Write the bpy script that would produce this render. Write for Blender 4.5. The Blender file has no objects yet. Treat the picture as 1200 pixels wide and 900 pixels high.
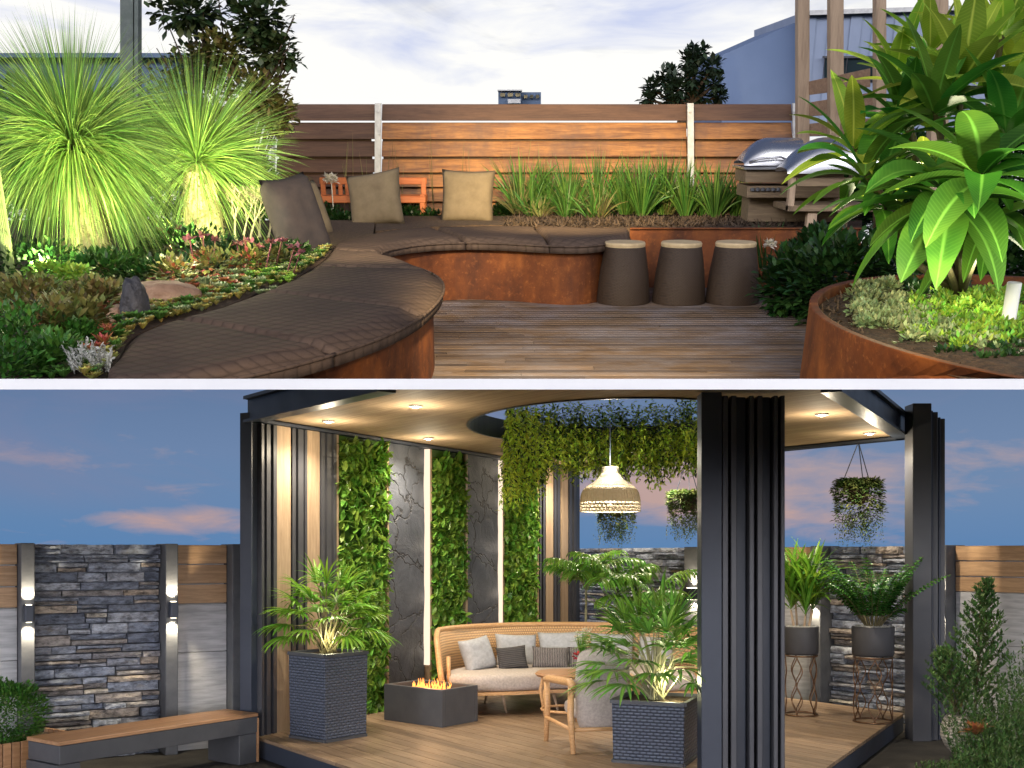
import bpy, bmesh, math, random
from mathutils import Vector, Matrix, noise
R = random.Random(7)
PI = math.pi
COL = bpy.context.scene.collection
# ------------------------------------------------------------------ camera model shared by all placement helpers
F, CX, HZ, E = 1300.0, 600.0, 650.0, 1.7          # lens in photo pixels, centre column, level horizon row, eye height
TH = math.atan(510.0 / F)                          # the roof terrace climbs away from the street at this angle
HE = 1.6
TU = Matrix.Translation((0, 0, E)) @ Matrix.Rotation(TH, 4, 'X') @ Matrix.Translation((0, 0, -HE))
TI = TU.inverted()
ID = Matrix.Identity(4)
RI = Matrix.Rotation(-TH, 3, 'X')

def LZ(px, py, z=0.0):
    Y = (E - z) * F / (py - HZ)
    return Vector(((px - CX) / F * Y, Y, z))
def LY(px, py, Y):
    return Vector(((px - CX) / F * Y, Y, E - (py - HZ) / F * Y))
def online(px, A, B):
    k = (px - CX) / F
    dx, dy = B[0] - A[0], B[1] - A[1]
    t = (k * A[1] - A[0]) / (dx - k * dy)
    return Vector((A[0] + dx * t, A[1] + dy * t, 0))
def UR(px, py):
    return RI @ Vector(((px - CX) / F, 1, (HZ - py) / F))
def UZ(px, py, z):
    d = UR(px, py); t = (z - HE) / d.z
    return Vector((d.x * t, d.y * t, z))
def UY(px, py, Y):
    d = UR(px, py); t = Y / d.y
    return Vector((d.x * t, Y, HE + d.z * t))

# ------------------------------------------------------------------ mesh builder
class MB:
    def __init__(s): s.v = []; s.f = []; s.smooth = False; s.mid = {}
    def add(s, vs, fs):
        b = len(s.v); s.v += [Vector(v) for v in vs]; s.f += [tuple(i + b for i in f) for f in fs]
    def hexa(s, p):   # 8 points: bottom 4 ccw, top 4 ccw
        s.add(p, [(3, 2, 1, 0), (4, 5, 6, 7), (0, 1, 5, 4), (1, 2, 6, 5), (2, 3, 7, 6), (3, 0, 4, 7)])
    def box(s, c, d, rz=0.0, bev=0.0):
        x, y, z = d[0] / 2, d[1] / 2, d[2] / 2
        ca, sa = math.cos(rz), math.sin(rz)
        def P(a, b, e): return (c[0] + a * ca - b * sa, c[1] + a * sa + b * ca, c[2] + e)
        if bev <= 0:
            s.hexa([P(-x, -y, -z), P(x, -y, -z), P(x, y, -z), P(-x, y, -z), P(-x, -y, z), P(x, -y, z), P(x, y, z), P(-x, y, z)])
        else:
            b = min(bev, x * .9, y * .9, z * .9)
            rings = []
            for zz, o in ((-z, b), (-z + b, 0), (z - b, 0), (z, b)):
                X, Y = x - o, y - o; k = b if o == 0 else b * .6
                rings.append([(-X + k, -Y, zz), (X - k, -Y, zz), (X, -Y + k, zz), (X, Y - k, zz), (X - k, Y, zz), (-X + k, Y, zz), (-X, Y - k, zz), (-X, -Y + k, zz)])
            vs = [P(*q) for r in rings for q in r]
            fs = [tuple(range(7, -1, -1)), tuple(range(24, 32))]
            for r in range(3):
                for i in range(8):
                    j = (i + 1) % 8
                    fs.append((r * 8 + i, r * 8 + j, r * 8 + 8 + j, r * 8 + 8 + i))
            s.add(vs, fs)
    def bar(s, a, b, w, h, up=(0, 0, 1)):     # rectangular bar from a to b
        a = Vector(a); b = Vector(b); d = (b - a).normalized(); up = Vector(up)
        sd = d.cross(up)
        if sd.length < 1e-4: sd = d.cross(Vector((0, 1, 0)))
        sd.normalize(); u = sd.cross(d)
        q = [-sd * w / 2 - u * h / 2, sd * w / 2 - u * h / 2, sd * w / 2 + u * h / 2, -sd * w / 2 + u * h / 2]
        s.hexa([a + o for o in q] + [b + o for o in q])
    def tube(s, pts, r, n=8, cap=True):
        pts = [Vector(p) for p in pts]; rs = r if isinstance(r, (list, tuple)) else [r] * len(pts)
        vs = []; fs = []
        pu = None
        for i, p in enumerate(pts):
            d = (pts[min(i + 1, len(pts) - 1)] - pts[max(i - 1, 0)])
            d = d.normalized() if d.length > 1e-9 else Vector((0, 0, 1))
            if pu is None:
                a = Vector((0, 0, 1)) if abs(d.z) < .9 else Vector((1, 0, 0))
                u = (a - d * a.dot(d)).normalized()
            else:
                u = (pu - d * pu.dot(d)); u = u.normalized() if u.length > 1e-6 else pu
            pu = u; w = d.cross(u)
            for k in range(n):
                an = 2 * PI * k / n
                vs.append(p + (u * math.cos(an) + w * math.sin(an)) * rs[i])
        for i in range(len(pts) - 1):
            for k in range(n):
                j = (k + 1) % n
                fs.append((i * n + k, i * n + j, i * n + n + j, i * n + n + k))
        if cap: fs += [tuple(range(n - 1, -1, -1)), tuple(range((len(pts) - 1) * n, len(pts) * n))]
        s.add(vs, fs)
    def lathe(s, prof, c=(0, 0, 0), n=32, sx=1.0, sy=1.0, closed=False):
        vs = []; fs = []
        for r, z in prof:
            for k in range(n):
                a = 2 * PI * k / n
                vs.append((c[0] + r * sx * math.cos(a), c[1] + r * sy * math.sin(a), c[2] + z))
        m = len(prof)
        for i in range(m - 1):
            for k in range(n):
                j = (k + 1) % n
                fs.append((i * n + k, i * n + j, i * n + n + j, i * n + n + k))
        if closed: fs += [tuple(range(n - 1, -1, -1)), tuple(range((m - 1) * n, m * n))]
        s.add(vs, fs)
    def prism(s, poly, z0, z1, lift=None):
        n = len(poly)
        vs = [(p[0], p[1], z0) for p in poly] + [(p[0], p[1], z1) for p in poly]
        ar = sum(poly[i][0] * poly[(i + 1) % n][1] - poly[(i + 1) % n][0] * poly[i][1] for i in range(n))
        if ar < 0:
            vs = vs[:n][::-1] + vs[n:][::-1]
        fs = [tuple(range(n - 1, -1, -1)), tuple(range(n, 2 * n))] + [(i, (i + 1) % n, n + (i + 1) % n, n + i) for i in range(n)]
        s.add(vs, fs)
    def blade(s, p, d, L, w, droop=.3, seg=4, prof='grass', roll=None, fold=0.0):
        p = Vector(p); d = Vector(d).normalized()
        up = Vector((0, 0, 1)) if abs(d.z) < .97 else Vector((R.uniform(-1, 1), R.uniform(-1, 1), .1))
        sd = d.cross(up).normalized()
        if roll is None: roll = R.uniform(-.5, .5)
        sd = Matrix.Rotation(roll, 3, d) @ sd
        vs = []; fs = []; q = p.copy(); dd = d.copy()
        for i in range(seg + 1):
            t = i / seg
            if prof == 'grass': ww = w * (1 - t) ** .6 if t < 1 else 0
            elif prof == 'leaf': ww = w * math.sin(PI * min(1, t * .93 + .05)) ** .75
            elif prof == 'lance': ww = w * (math.sin(PI * (t * .97 + .02) ** .75)) ** .8
            else: ww = w * (1.0 if t < .8 else (1 - t) / .2 + .15)
            ww *= .5
            nrm = sd.cross(dd).normalized()
            if i == seg and prof != 'strap':
                vs.append(q.copy())
            elif fold:
                vs += [q - sd * ww + nrm * (ww * fold), q.copy(), q + sd * ww + nrm * (ww * fold)]
            else:
                vs += [q - sd * ww, q + sd * ww]
            q += dd * (L / seg)
            dd = (dd + Vector((0, 0, -droop / seg * 1.6))).normalized()
            sd = (sd - dd * sd.dot(dd)).normalized()
        k = 3 if fold else 2
        b0 = len(s.v)
        if fold:
            for i in range(seg + 1):
                for j in range(3):
                    if i * 3 + j < len(vs): s.mid[b0 + i * 3 + j] = (1.0 if j == 1 or i == seg else 0.0, i / seg)
        for i in range(seg):
            a = i * k; b = a + k
            last = (i == seg - 1 and prof != 'strap')
            for j in range(k - 1):
                if last: fs.append((a + j, a + j + 1, b))
                else: fs.append((a + j, a + j + 1, b + j + 1, b + j))
        s.add(vs, fs)
    def build(s, name, mat, parent=None, smooth=None, off=None):
        me = bpy.data.meshes.new(name)
        vs = [tuple(v - off) if off is not None else tuple(v) for v in s.v]
        me.from_pydata(vs, [], s.f); me.update()
        sm = s.smooth if smooth is None else smooth
        if sm: me.polygons.foreach_set('use_smooth', [True] * len(me.polygons))
        if s.mid:
            at = me.attributes.new('leaf', 'FLOAT_VECTOR', 'POINT'); buf = [0.0] * (3 * len(s.v))
            for i, (a, b) in s.mid.items(): buf[3 * i] = a; buf[3 * i + 1] = b; buf[3 * i + 2] = 1.0
            at.data.foreach_set('vector', buf)
        if mat: me.materials.append(mat)
        o = bpy.data.objects.new(name, me); COL.objects.link(o)
        if parent: o.parent = parent
        return o
    def clamp(s, frame_up=True):     # keep what stands on the flat front apron of the terrace above it
        for v in s.v:
            w = TU @ v
            lim = E + .1575 * w.y
            if w.y < 7.4 and w.z < lim:
                w.z = lim; q = TI @ w; v.x, v.y, v.z = q
        return s

def tag(o, label=None, cat=None, group=None, kind=None):
    if label: o['label'] = label
    if cat: o['category'] = cat
    if group: o['group'] = group
    if kind: o['kind'] = kind
    return o
def place(o, loc=(0, 0, 0), rz=0.0, up=False, rx=0.0, ry=0.0, sc=1.0):
    o.matrix_basis = (TU if up else ID) @ Matrix.Translation(loc) @ Matrix.Rotation(rz, 4, 'Z') @ Matrix.Rotation(rx, 4, 'X') @ Matrix.Rotation(ry, 4, 'Y') @ Matrix.Scale(sc, 4)
    return o
def thing(name, label, cat, loc=(0, 0, 0), rz=0.0, up=False, group=None, **k):
    o = bpy.data.objects.new(name, None); COL.objects.link(o); o.empty_display_size = .2
    tag(o, label, cat, group); place(o, loc, rz, up, **k); return o
def solo(name, mb, mat, label, cat, loc=(0, 0, 0), rz=0.0, up=False, group=None, smooth=None, absolute=False, **k):
    """a thing that is one mesh; absolute: vertices are in frame coordinates already"""
    o = mb.build(name, mat, None, smooth, Vector(loc) if absolute else None)
    tag(o, label, cat, group); place(o, loc, rz, up, **k); return o
def struct(name, mb, mat, up=False, smooth=None):
    o = mb.build(name, mat, None, smooth); place(o, (0, 0, 0), 0, up); o['kind'] = 'structure'; return o
def dup(root, loc, rz=0.0, up=False, label=None, **k):
    r = root.copy(); COL.objects.link(r); place(r, loc, rz, up, **k)
    if label: r['label'] = label
    for ch in list(root.children):
        c = ch.copy(); COL.objects.link(c); c.parent = r
        for g in ch.children:
            h = g.copy(); COL.objects.link(h); h.parent = c
    return r
def bevel(o, w=.01, seg=2):
    m = o.modifiers.new('bevel', 'BEVEL'); m.width = w; m.segments = seg; m.limit_method = 'ANGLE'; m.angle_limit = math.radians(40)
    return o
def subsurf(o, n=2):
    m = o.modifiers.new('sub', 'SUBSURF'); m.levels = n; m.render_levels = n
    o.data.polygons.foreach_set('use_smooth', [True] * len(o.data.polygons)); return o

# ------------------------------------------------------------------ materials
def nt(name):
    m = bpy.data.materials.new(name); m.use_nodes = True; t = m.node_tree; t.nodes.clear()
    out = t.nodes.new('ShaderNodeOutputMaterial'); p = t.nodes.new('ShaderNodeBsdfPrincipled')
    t.links.new(p.outputs[0], out.inputs[0]); return m, t, p, out
def N(t, ty, **k):
    n = t.nodes.new('ShaderNode' + ty)
    for a, b in k.items():
        if hasattr(n, a): setattr(n, a, b)
        else: n.inputs[a.replace('_', ' ')].default_value = b
    return n
def c4(c): return (c[0], c[1], c[2], 1)
def mixc(t, a, b, fac, mode='MIX'):
    n = t.nodes.new('ShaderNodeMix'); n.data_type = 'RGBA'; n.blend_type = mode
    for sock, v in ((n.inputs[0], fac), (n.inputs[6], a), (n.inputs[7], b)):
        if hasattr(v, 'node'): t.links.new(v, sock)
        elif isinstance(v, (tuple, list)): sock.default_value = c4(v)
        else: sock.default_value = v
    return n.outputs[2]
def math_(t, op, a, b=0.0, c=None):
    n = t.nodes.new('ShaderNodeMath'); n.operation = op
    for i, v in enumerate((a, b) if c is None else (a, b, c)):
        if hasattr(v, 'node'): t.links.new(v, n.inputs[i])
        else: n.inputs[i].default_value = v
    return n.outputs[0]
def ramp(t, fac, stops):
    n = t.nodes.new('ShaderNodeValToRGB'); e = n.color_ramp.elements
    while len(e) < len(stops): e.new(.5)
    for i, (p, c) in enumerate(stops):
        e[i].position = p; e[i].color = c4(c) if isinstance(c, (tuple, list)) else (c, c, c, 1)
    t.links.new(fac, n.inputs[0]); return n.outputs[0]
def coords(t, stretch=(1, 1, 1), rot=(0, 0, 0), src='Object'):
    tc = t.nodes.new('ShaderNodeTexCoord'); mp = t.nodes.new('ShaderNodeMapping')
    mp.inputs['Scale'].default_value = stretch; mp.inputs['Rotation'].default_value = rot
    t.links.new(tc.outputs[src], mp.inputs[0]); return mp.outputs[0]
def noisen(t, vec, scale, detail=5, rough=.6, dist=0.0):
    n = t.nodes.new('ShaderNodeTexNoise'); n.inputs['Scale'].default_value = scale; n.inputs['Detail'].default_value = detail
    n.inputs['Roughness'].default_value = rough; n.inputs['Distortion'].default_value = dist
    t.links.new(vec, n.inputs['Vector']); return n.outputs[0]
def bumpn(t, p, h, strength=.3, dist=.01):
    b = t.nodes.new('ShaderNodeBump'); b.inputs['Strength'].default_value = strength; b.inputs['Distance'].default_value = dist
    t.links.new(h, b.inputs['Height']); t.links.new(b.outputs[0], p.inputs['Normal'])
def island(t, col, amt, hue=0.0):
    g = t.nodes.new('ShaderNodeNewGeometry'); r = g.outputs['Random Per Island']
    h = t.nodes.new('ShaderNodeHueSaturation'); t.links.new(col, h.inputs['Color'])
    t.links.new(math_(t, 'MULTIPLY_ADD', r, 2 * amt, 1 - amt), h.inputs['Value'])
    if hue:
        r2 = math_(t, 'FRACT', math_(t, 'MULTIPLY', r, 7.31))
        t.links.new(math_(t, 'MULTIPLY_ADD', r2, 2 * hue, .5 - hue), h.inputs['Hue'])
    return h.outputs[0]

def surf(name, c1, c2=None, scale=4, rough=.6, metal=0.0, bump=.0, bscale=60, stretch=(1, 1, 1), rot=(0, 0, 0), isl=0.0, spec=.4, bdist=.01, dirt=0.0):
    m, t, p, out = nt(name)
    v = coords(t, stretch, rot)
    c2 = c2 or tuple(x * .75 for x in c1)
    n = noisen(t, v, scale)
    col = mixc(t, c1, c2, ramp(t, n, [(.35, 0.0), (.65, 1.0)]))
    if dirt:
        col = mixc(t, col, tuple(x * .4 for x in c1), math_(t, 'MULTIPLY', ramp(t, noisen(t, coords(t), 1.7, 6, .7), [(.45, 0.0), (.7, 1.0)]), dirt))
    if isl: col = island(t, col, isl)
    t.links.new(col, p.inputs['Base Color'])
    t.links.new(math_(t, 'MULTIPLY_ADD', n, .25, rough - .12), p.inputs['Roughness'])
    p.inputs['Metallic'].default_value = metal; p.inputs['Specular IOR Level'].default_value = spec
    if bump: bumpn(t, p, noisen(t, v, bscale, 4), bump, bdist)
    return m
def leafm(name, c1, c2, isl=.45, hue=.03, trans=.35, rough=.45, scale=6, spec=.35, tint=(.9, 1, .3)):
    m, t, p, out = nt(name)
    n = noisen(t, coords(t), scale, 3)
    col = island(t, mixc(t, c1, c2, ramp(t, n, [(.35, 0.0), (.65, 1.0)])), isl, hue)
    at = t.nodes.new('ShaderNodeAttribute'); at.attribute_name = 'leaf'; sx = t.nodes.new('ShaderNodeSeparateXYZ'); t.links.new(at.outputs['Vector'], sx.inputs[0])
    rib = math_(t, 'MULTIPLY', ramp(t, sx.outputs[0], [(.86, 0.0), (.97, 1.0)]), sx.outputs[2])
    vein = math_(t, 'SINE', math_(t, 'MULTIPLY', math_(t, 'SUBTRACT', sx.outputs[1], math_(t, 'MULTIPLY', sx.outputs[0], .10)), 150.0))
    vein = math_(t, 'MULTIPLY', math_(t, 'MULTIPLY', math_(t, 'MAXIMUM', vein, 0.0), sx.outputs[2]), .09)
    col = mixc(t, col, tuple(min(1, x * 2.2 + .03) for x in c2), math_(t, 'MAXIMUM', math_(t, 'MULTIPLY', rib, .65), vein))
    t.links.new(col, p.inputs['Base Color']); p.inputs['Roughness'].default_value = rough; p.inputs['Specular IOR Level'].default_value = spec
    tr = t.nodes.new('ShaderNodeBsdfTranslucent'); mx = t.nodes.new('ShaderNodeMixShader'); mx.inputs[0].default_value = trans
    t.links.new(mixc(t, col, tint, .25, 'MULTIPLY'), tr.inputs[0])
    t.links.new(p.outputs[0], mx.inputs[1]); t.links.new(tr.outputs[0], mx.inputs[2]); t.links.new(mx.outputs[0], out.inputs[0])
    return m
def woodm(name, c1, c2, axis='X', rough=.5, isl=.18, scale=1.0, spec=.35, bump=.15, weather=None):
    m, t, p, out = nt(name)
    st = {'X': (1, 14, 14), 'Y': (14, 1, 14), 'Z': (14, 14, 1)}[axis]
    st = tuple(x * scale for x in st)
    g = t.nodes.new('ShaderNodeNewGeometry')
    tc = t.nodes.new('ShaderNodeTexCoord')
    ad = t.nodes.new('ShaderNodeVectorMath'); ad.operation = 'ADD'
    cb = t.nodes.new('ShaderNodeCombineXYZ'); rr = math_(t, 'MULTIPLY', g.outputs['Random Per Island'], 37.0)
    for i in range(3): t.links.new(rr, cb.inputs[i])
    t.links.new(tc.outputs['Object'], ad.inputs[0]); t.links.new(cb.outputs[0], ad.inputs[1])
    mp = t.nodes.new('ShaderNodeMapping'); mp.inputs['Scale'].default_value = st; t.links.new(ad.outputs[0], mp.inputs[0])
    n1 = noisen(t, mp.outputs[0], 1.6, 8, .65, .6); n2 = noisen(t, mp.outputs[0], 9, 4, .7)
    f = math_(t, 'ADD', math_(t, 'MULTIPLY', n1, .7), math_(t, 'MULTIPLY', n2, .3))
    col = mixc(t, c1, c2, ramp(t, f, [(.38, 0.0), (.6, 1.0)]))
    if weather:
        col = mixc(t, col, weather, ramp(t, noisen(t, coords(t), 1.3, 5, .7), [(.42, 0.0), (.62, .8)]))
    col = island(t, col, isl)
    t.links.new(col, p.inputs['Base Color']); p.inputs['Specular IOR Level'].default_value = spec
    t.links.new(math_(t, 'MULTIPLY_ADD', n2, .3, rough - .15), p.inputs['Roughness'])
    bumpn(t, p, f, bump, .004)
    return m
def emitm(name, c, s):
    m, t, p, out = nt(name)
    e = t.nodes.new('ShaderNodeEmission'); e.inputs[0].default_value = c4(c); e.inputs[1].default_value = s
    t.links.new(e.outputs[0], out.inputs[0]); return m
def cortenm(name):
    m, t, p, out = nt(name)
    v = coords(t); vs = coords(t, (1.6, 1.6, .5))
    a = noisen(t, v, 2.2, 8, .7); b = noisen(t, v, 24, 6, .7); st = noisen(t, vs, 2.5, 5, .6)
    col = ramp(t, a, [(.3, (.05, .015, .006)), (.5, (.13, .038, .010)), (.7, (.25, .08, .018))])
    col = mixc(t, col, (.035, .013, .008), ramp(t, st, [(.45, 0.0), (.7, .7)]))
    col = mixc(t, col, (.42, .15, .04), ramp(t, b, [(.55, 0.0), (.75, .4)]))
    t.links.new(col, p.inputs['Base Color']); p.inputs['Roughness'].default_value = .72; p.inputs['Specular IOR Level'].default_value = .25
    bumpn(t, p, b, .25, .004); return m
def weavem(name, c1, c2, su=34, sv=34, rough=.5, strength=.9, dist=.008):
    """flat woven strands on the sides of an axis-aligned box or a drum: brick pattern over (x+y, z)"""
    m, t, p, out = nt(name)
    tc = t.nodes.new('ShaderNodeTexCoord'); sp = t.nodes.new('ShaderNodeSeparateXYZ'); t.links.new(tc.outputs['Object'], sp.inputs[0])
    uu = math_(t, 'MULTIPLY', math_(t, 'ADD', sp.outputs[0], sp.outputs[1]), su * .5); vv = math_(t, 'MULTIPLY', sp.outputs[2], sv)
    row = math_(t, 'FLOOR', vv)
    hu = math_(t, 'SINE', math_(t, 'MULTIPLY', math_(t, 'FRACT', math_(t, 'ADD', uu, math_(t, 'MULTIPLY', row, .5))), PI))
    hv = math_(t, 'SINE', math_(t, 'MULTIPLY', math_(t, 'FRACT', vv), PI))
    h = math_(t, 'MULTIPLY', math_(t, 'POWER', math_(t, 'MAXIMUM', hu, 0.0), .5), math_(t, 'POWER', math_(t, 'MAXIMUM', hv, 0.0), .6))
    n = noisen(t, tc.outputs['Object'], 9, 4)
    col = mixc(t, c1, c2, n); col = mixc(t, tuple(x * .35 for x in c1), col, ramp(t, h, [(.15, 0.0), (.75, 1.0)]))
    t.links.new(col, p.inputs['Base Color']); p.inputs['Roughness'].default_value = rough
    bumpn(t, p, h, strength, dist); return m
def slatestone(name):
    m, t, p, out = nt(name)
    v = coords(t)
    n = noisen(t, v, 2.5, 10, .7, .8); w = t.nodes.new('ShaderNodeTexVoronoi'); w.feature = 'DISTANCE_TO_EDGE'; w.inputs['Scale'].default_value = 1.9
    ad = t.nodes.new('ShaderNodeVectorMath'); ad.operation = 'ADD'; nn = t.nodes.new('ShaderNodeTexNoise'); nn.inputs['Scale'].default_value = 1.5; nn.inputs['Detail'].default_value = 6
    t.links.new(v, nn.inputs['Vector']); t.links.new(v, ad.inputs[0]); t.links.new(nn.outputs[1], ad.inputs[1]); t.links.new(ad.outputs[0], w.inputs['Vector'])
    crack = ramp(t, w.outputs['Distance'], [(.0, 1.0), (.022, 0.0)])
    col = ramp(t, n, [(.3, (.035, .040, .052)), (.55, (.07, .078, .096)), (.75, (.12, .13, .155))])
    col = mixc(t, col, (.01, .01, .012), crack)
    t.links.new(col, p.inputs['Base Color']); p.inputs['Roughness'].default_value = .6
    h = math_(t, 'SUBTRACT', n, math_(t, 'MULTIPLY', crack, .6)); bumpn(t, p, h, .8, .03); return m
def knitm(name, a, b, kind='zig', sc=30):
    m, t, p, out = nt(name)
    v = coords(t)
    w = t.nodes.new('ShaderNodeTexWave'); w.bands_direction = 'X' if kind == 'zig' else 'Z'; w.inputs['Scale'].default_value = sc * .3; w.inputs['Distortion'].default_value = 2.5 if kind == 'zig' else .8
    w.inputs['Detail Scale'].default_value = 2.0; t.links.new(v, w.inputs[0])
    n = noisen(t, v, 90, 3)
    col = mixc(t, a, b, w.outputs['Fac']); col = mixc(t, col, tuple(x * .5 for x in a), math_(t, 'MULTIPLY', n, .5))
    t.links.new(col, p.inputs['Base Color']); p.inputs['Roughness'].default_value = .9; p.inputs['Specular IOR Level'].default_value = .1
    bumpn(t, p, w.outputs['Fac'], .6, .01); return m

MT = {}
MT['steel'] = surf('dark_steel', (.030, .038, .058), (.038, .047, .068), 3, .42, 0, .06, 200, spec=.45)
MT['steel_warm'] = surf('fin_steel', (.048, .050, .060), (.060, .061, .068), 3, .4, 0, .05, 200, spec=.5)
MT['ceiling'] = woodm('oak_ceiling', (.37, .265, .165), (.26, .18, .11), 'X', .75, .10, 1.0, spec=.15)
MT['oakv'] = woodm('oak_slat', (.42, .31, .205), (.29, .205, .13), 'Z', .5, .15, 1.3)
MT['deckl'] = woodm('pergola_deck_board', (.34, .235, .15), (.20, .135, .085), 'X', .42, .16, .9, spec=.4)
MT['oakx'] = woodm('oak_board', (.50, .32, .18), (.30, .18, .095), 'X', .5, .2, 1.2)
MT['teak'] = woodm('teak_top', (.46, .26, .135), (.30, .16, .08), 'X', .45, .12, 1.0)
MT['limed'] = surf('limed_concrete', (.52, .52, .53), (.34, .345, .355), 3, .75, 0, .35, 20, stretch=(1, 1, 9), bdist=.01)
MT['pillar'] = surf('pillar_concrete', (.075, .08, .09), (.115, .12, .13), 5, .7, 0, .2, 40)
MT['slate'] = slatestone('slate_slab')
MT['wicker'] = weavem('grey_wicker', (.075, .090, .13), (.10, .118, .16), 36, 38, .45, .9, .010)
MT['planter_in'] = surf('planter_liner', (.2, .22, .24), None, 4, .5)
MT['soil'] = surf('potting_soil', (.035, .022, .014), (.09, .055, .032), 30, .95, 0, .8, 45, bdist=.03)
MT['pebble'] = surf('white_gravel', (.6, .59, .56), (.35, .34, .32), 60, .7, 0, 1.0, 60, bdist=.02)
MT['graphite'] = surf('graphite_metal', (.075, .078, .086), (.06, .062, .07), 4, .5, 0, .04, 150)
MT['pot'] = surf('charcoal_pot', (.038, .038, .042), (.05, .05, .055), 4, .55, 0, .1, 80)
MT['bronze'] = surf('bronze_wire', (.22, .13, .075), (.12, .07, .045), 9, .35, .8)
MT['rattan'] = weavem('rattan', (.72, .46, .24), (.60, .36, .17), 60, 34, .45, .7, .006)
MT['rattanrim'] = woodm('rattan_rim', (.70, .43, .21), (.50, .28, .125), 'X', .4, .1, 3.0)
MT['sofafab'] = surf('beige_fabric', (.56, .50, .45), (.42, .37, .335), 45, .92, 0, .5, 160, spec=.1)
MT['greycush'] = surf('grey_linen', (.50, .515, .54), (.40, .415, .44), 30, .92, 0, .4, 180, spec=.1)
MT['darkknit'] = knitm('dark_knit', (.06, .058, .06), (.13, .125, .125), 'rows', 50)
MT['zigknit'] = knitm('zigzag_knit', (.07, .066, .07), (.36, .33, .31), 'zig', 55)
MT['leg'] = woodm('pale_leg', (.5, .38, .26), (.4, .29, .19), 'Z', .5, .05, 2)
MT['leafwall'] = leafm('wall_leaf', (.12, .27, .035), (.23, .40, .07), .5, .03, .3, .3)
MT['leafmid'] = leafm('mid_leaf', (.045, .12, .018), (.08, .18, .03), .5, .02, .25, .35)
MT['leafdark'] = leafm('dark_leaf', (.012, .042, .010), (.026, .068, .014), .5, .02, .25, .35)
MT['palm'] = leafm('palm_leaf', (.09, .24, .035), (.19, .38, .06), .45, .03, .35, .35)
MT['palmlime'] = leafm('lime_palm_leaf', (.10, .24, .02), (.19, .35, .04), .4, .03, .4, .4)
MT['moss'] = leafm('trailing_leaf', (.28, .44, .04), (.46, .56, .07), .45, .03, .45, .6)
MT['basket'] = leafm('basket_leaf', (.06, .12, .03), (.17, .19, .06), .5, .03, .3, .6)
MT['box'] = leafm('boxwood_leaf', (.04, .13, .02), (.08, .2, .03), .5, .02, .25, .4)
MT['juniper'] = leafm('juniper_leaf', (.045, .11, .03), (.10, .19, .05), .5, .03, .3, .5)
MT['stem'] = surf('stem', (.12, .10, .04), (.07, .06, .03), 20, .7)
MT['trunkpale'] = surf('pale_stem', (.35, .33, .2), (.22, .22, .12), 14, .6)
MT['bark'] = surf('bark', (.10, .065, .04), (.05, .034, .022), 14, .9, 0, .8, 30, bdist=.02)
MT['lampshade'] = leafm('woven_shade', (.88, .80, .64), (.80, .70, .52), .06, 0, .3, .6, 40, tint=(1, 1, 1))
MT['bulb'] = emitm('bulb_glow', (1, .86, .62), 14)
MT['led'] = emitm('led_glow', (1, .80, .60), 1.25)
MT['spot'] = emitm('downlight_glow', (1, .9, .74), 60)
MT['wlamp'] = emitm('wall_lamp_glow', (1, .88, .66), 9)
MT['flame'] = emitm('flame', (1, .33, .07), 3.0)
MT['ground'] = surf('garden_ground', (.05, .047, .042), (.03, .028, .026), 3, .9, 0, .4, 30)
MT['white'] = surf('white_render', (.86, .86, .85), (.8, .8, .8), 3, .8, 0, .05, 90)
MT['whitepot'] = weavem('white_ceramic', (.60, .56, .50), (.52, .48, .42), 44, 26, .6, .8, .012)
# terrace
MT['corten'] = cortenm('corten_steel')
MT['deck'] = woodm('weathered_deck', (.145, .10, .066), (.055, .037, .025), 'X', .55, .38, .8, weather=(.13, .12, .135))
MT['fence'] = woodm('fence_board', (.34, .15, .042), (.13, .05, .016), 'X', .55, .35, .8, weather=(.10, .055, .036))
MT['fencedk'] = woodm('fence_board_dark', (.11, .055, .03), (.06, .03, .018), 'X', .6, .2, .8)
MT['galv'] = surf('galvanised_post', (.62, .62, .60), (.48, .48, .47), 12, .5, .2, .1, 60)
def quiltm():
    m, t, p, out = nt('taupe_cushion'); v = coords(t, (1, 1, 1), (0, 0, .6)); sp = t.nodes.new('ShaderNodeSeparateXYZ'); t.links.new(v, sp.inputs[0])
    n = noisen(t, coords(t), 2.2, 6, .65); f = noisen(t, coords(t), 130, 3)
    g = math_(t, 'MULTIPLY', math_(t, 'ABSOLUTE', math_(t, 'SINE', math_(t, 'MULTIPLY', sp.outputs[0], 34.0))), math_(t, 'ABSOLUTE', math_(t, 'SINE', math_(t, 'MULTIPLY', sp.outputs[1], 34.0))))
    g = math_(t, 'POWER', g, .45)
    col = mixc(t, (.10, .068, .050), (.058, .041, .034), ramp(t, n, [(.35, 0.0), (.65, 1.0)])); col = mixc(t, tuple(x * .62 for x in (.08, .055, .043)), col, ramp(t, g, [(.2, .0), (.7, 1.0)])); col = mixc(t, col, (.13, .095, .075), math_(t, 'MULTIPLY', f, .35))
    t.links.new(col, p.inputs['Base Color']); p.inputs['Roughness'].default_value = .9; p.inputs['Specular IOR Level'].default_value = .1
    bumpn(t, p, math_(t, 'ADD', math_(t, 'MULTIPLY', g, .8), math_(t, 'ADD', math_(t, 'MULTIPLY', f, .3), math_(t, 'MULTIPLY', n, 2.0))), .7, .012); return m
MT['seat'] = quiltm()
MT['pillow'] = surf('olive_pillow', (.175, .135, .085), (.14, .108, .068), 8, .9, 0, .4, 140, spec=.12)
MT['pillowdk'] = surf('dark_pillow', (.042, .034, .034), (.03, .026, .028), 8, .88, 0, .4, 140, spec=.15)
MT['stoolside'] = weavem('stool_weave', (.045, .024, .011), (.03, .016, .008), 70, 80, .7, .5, .004)
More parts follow.
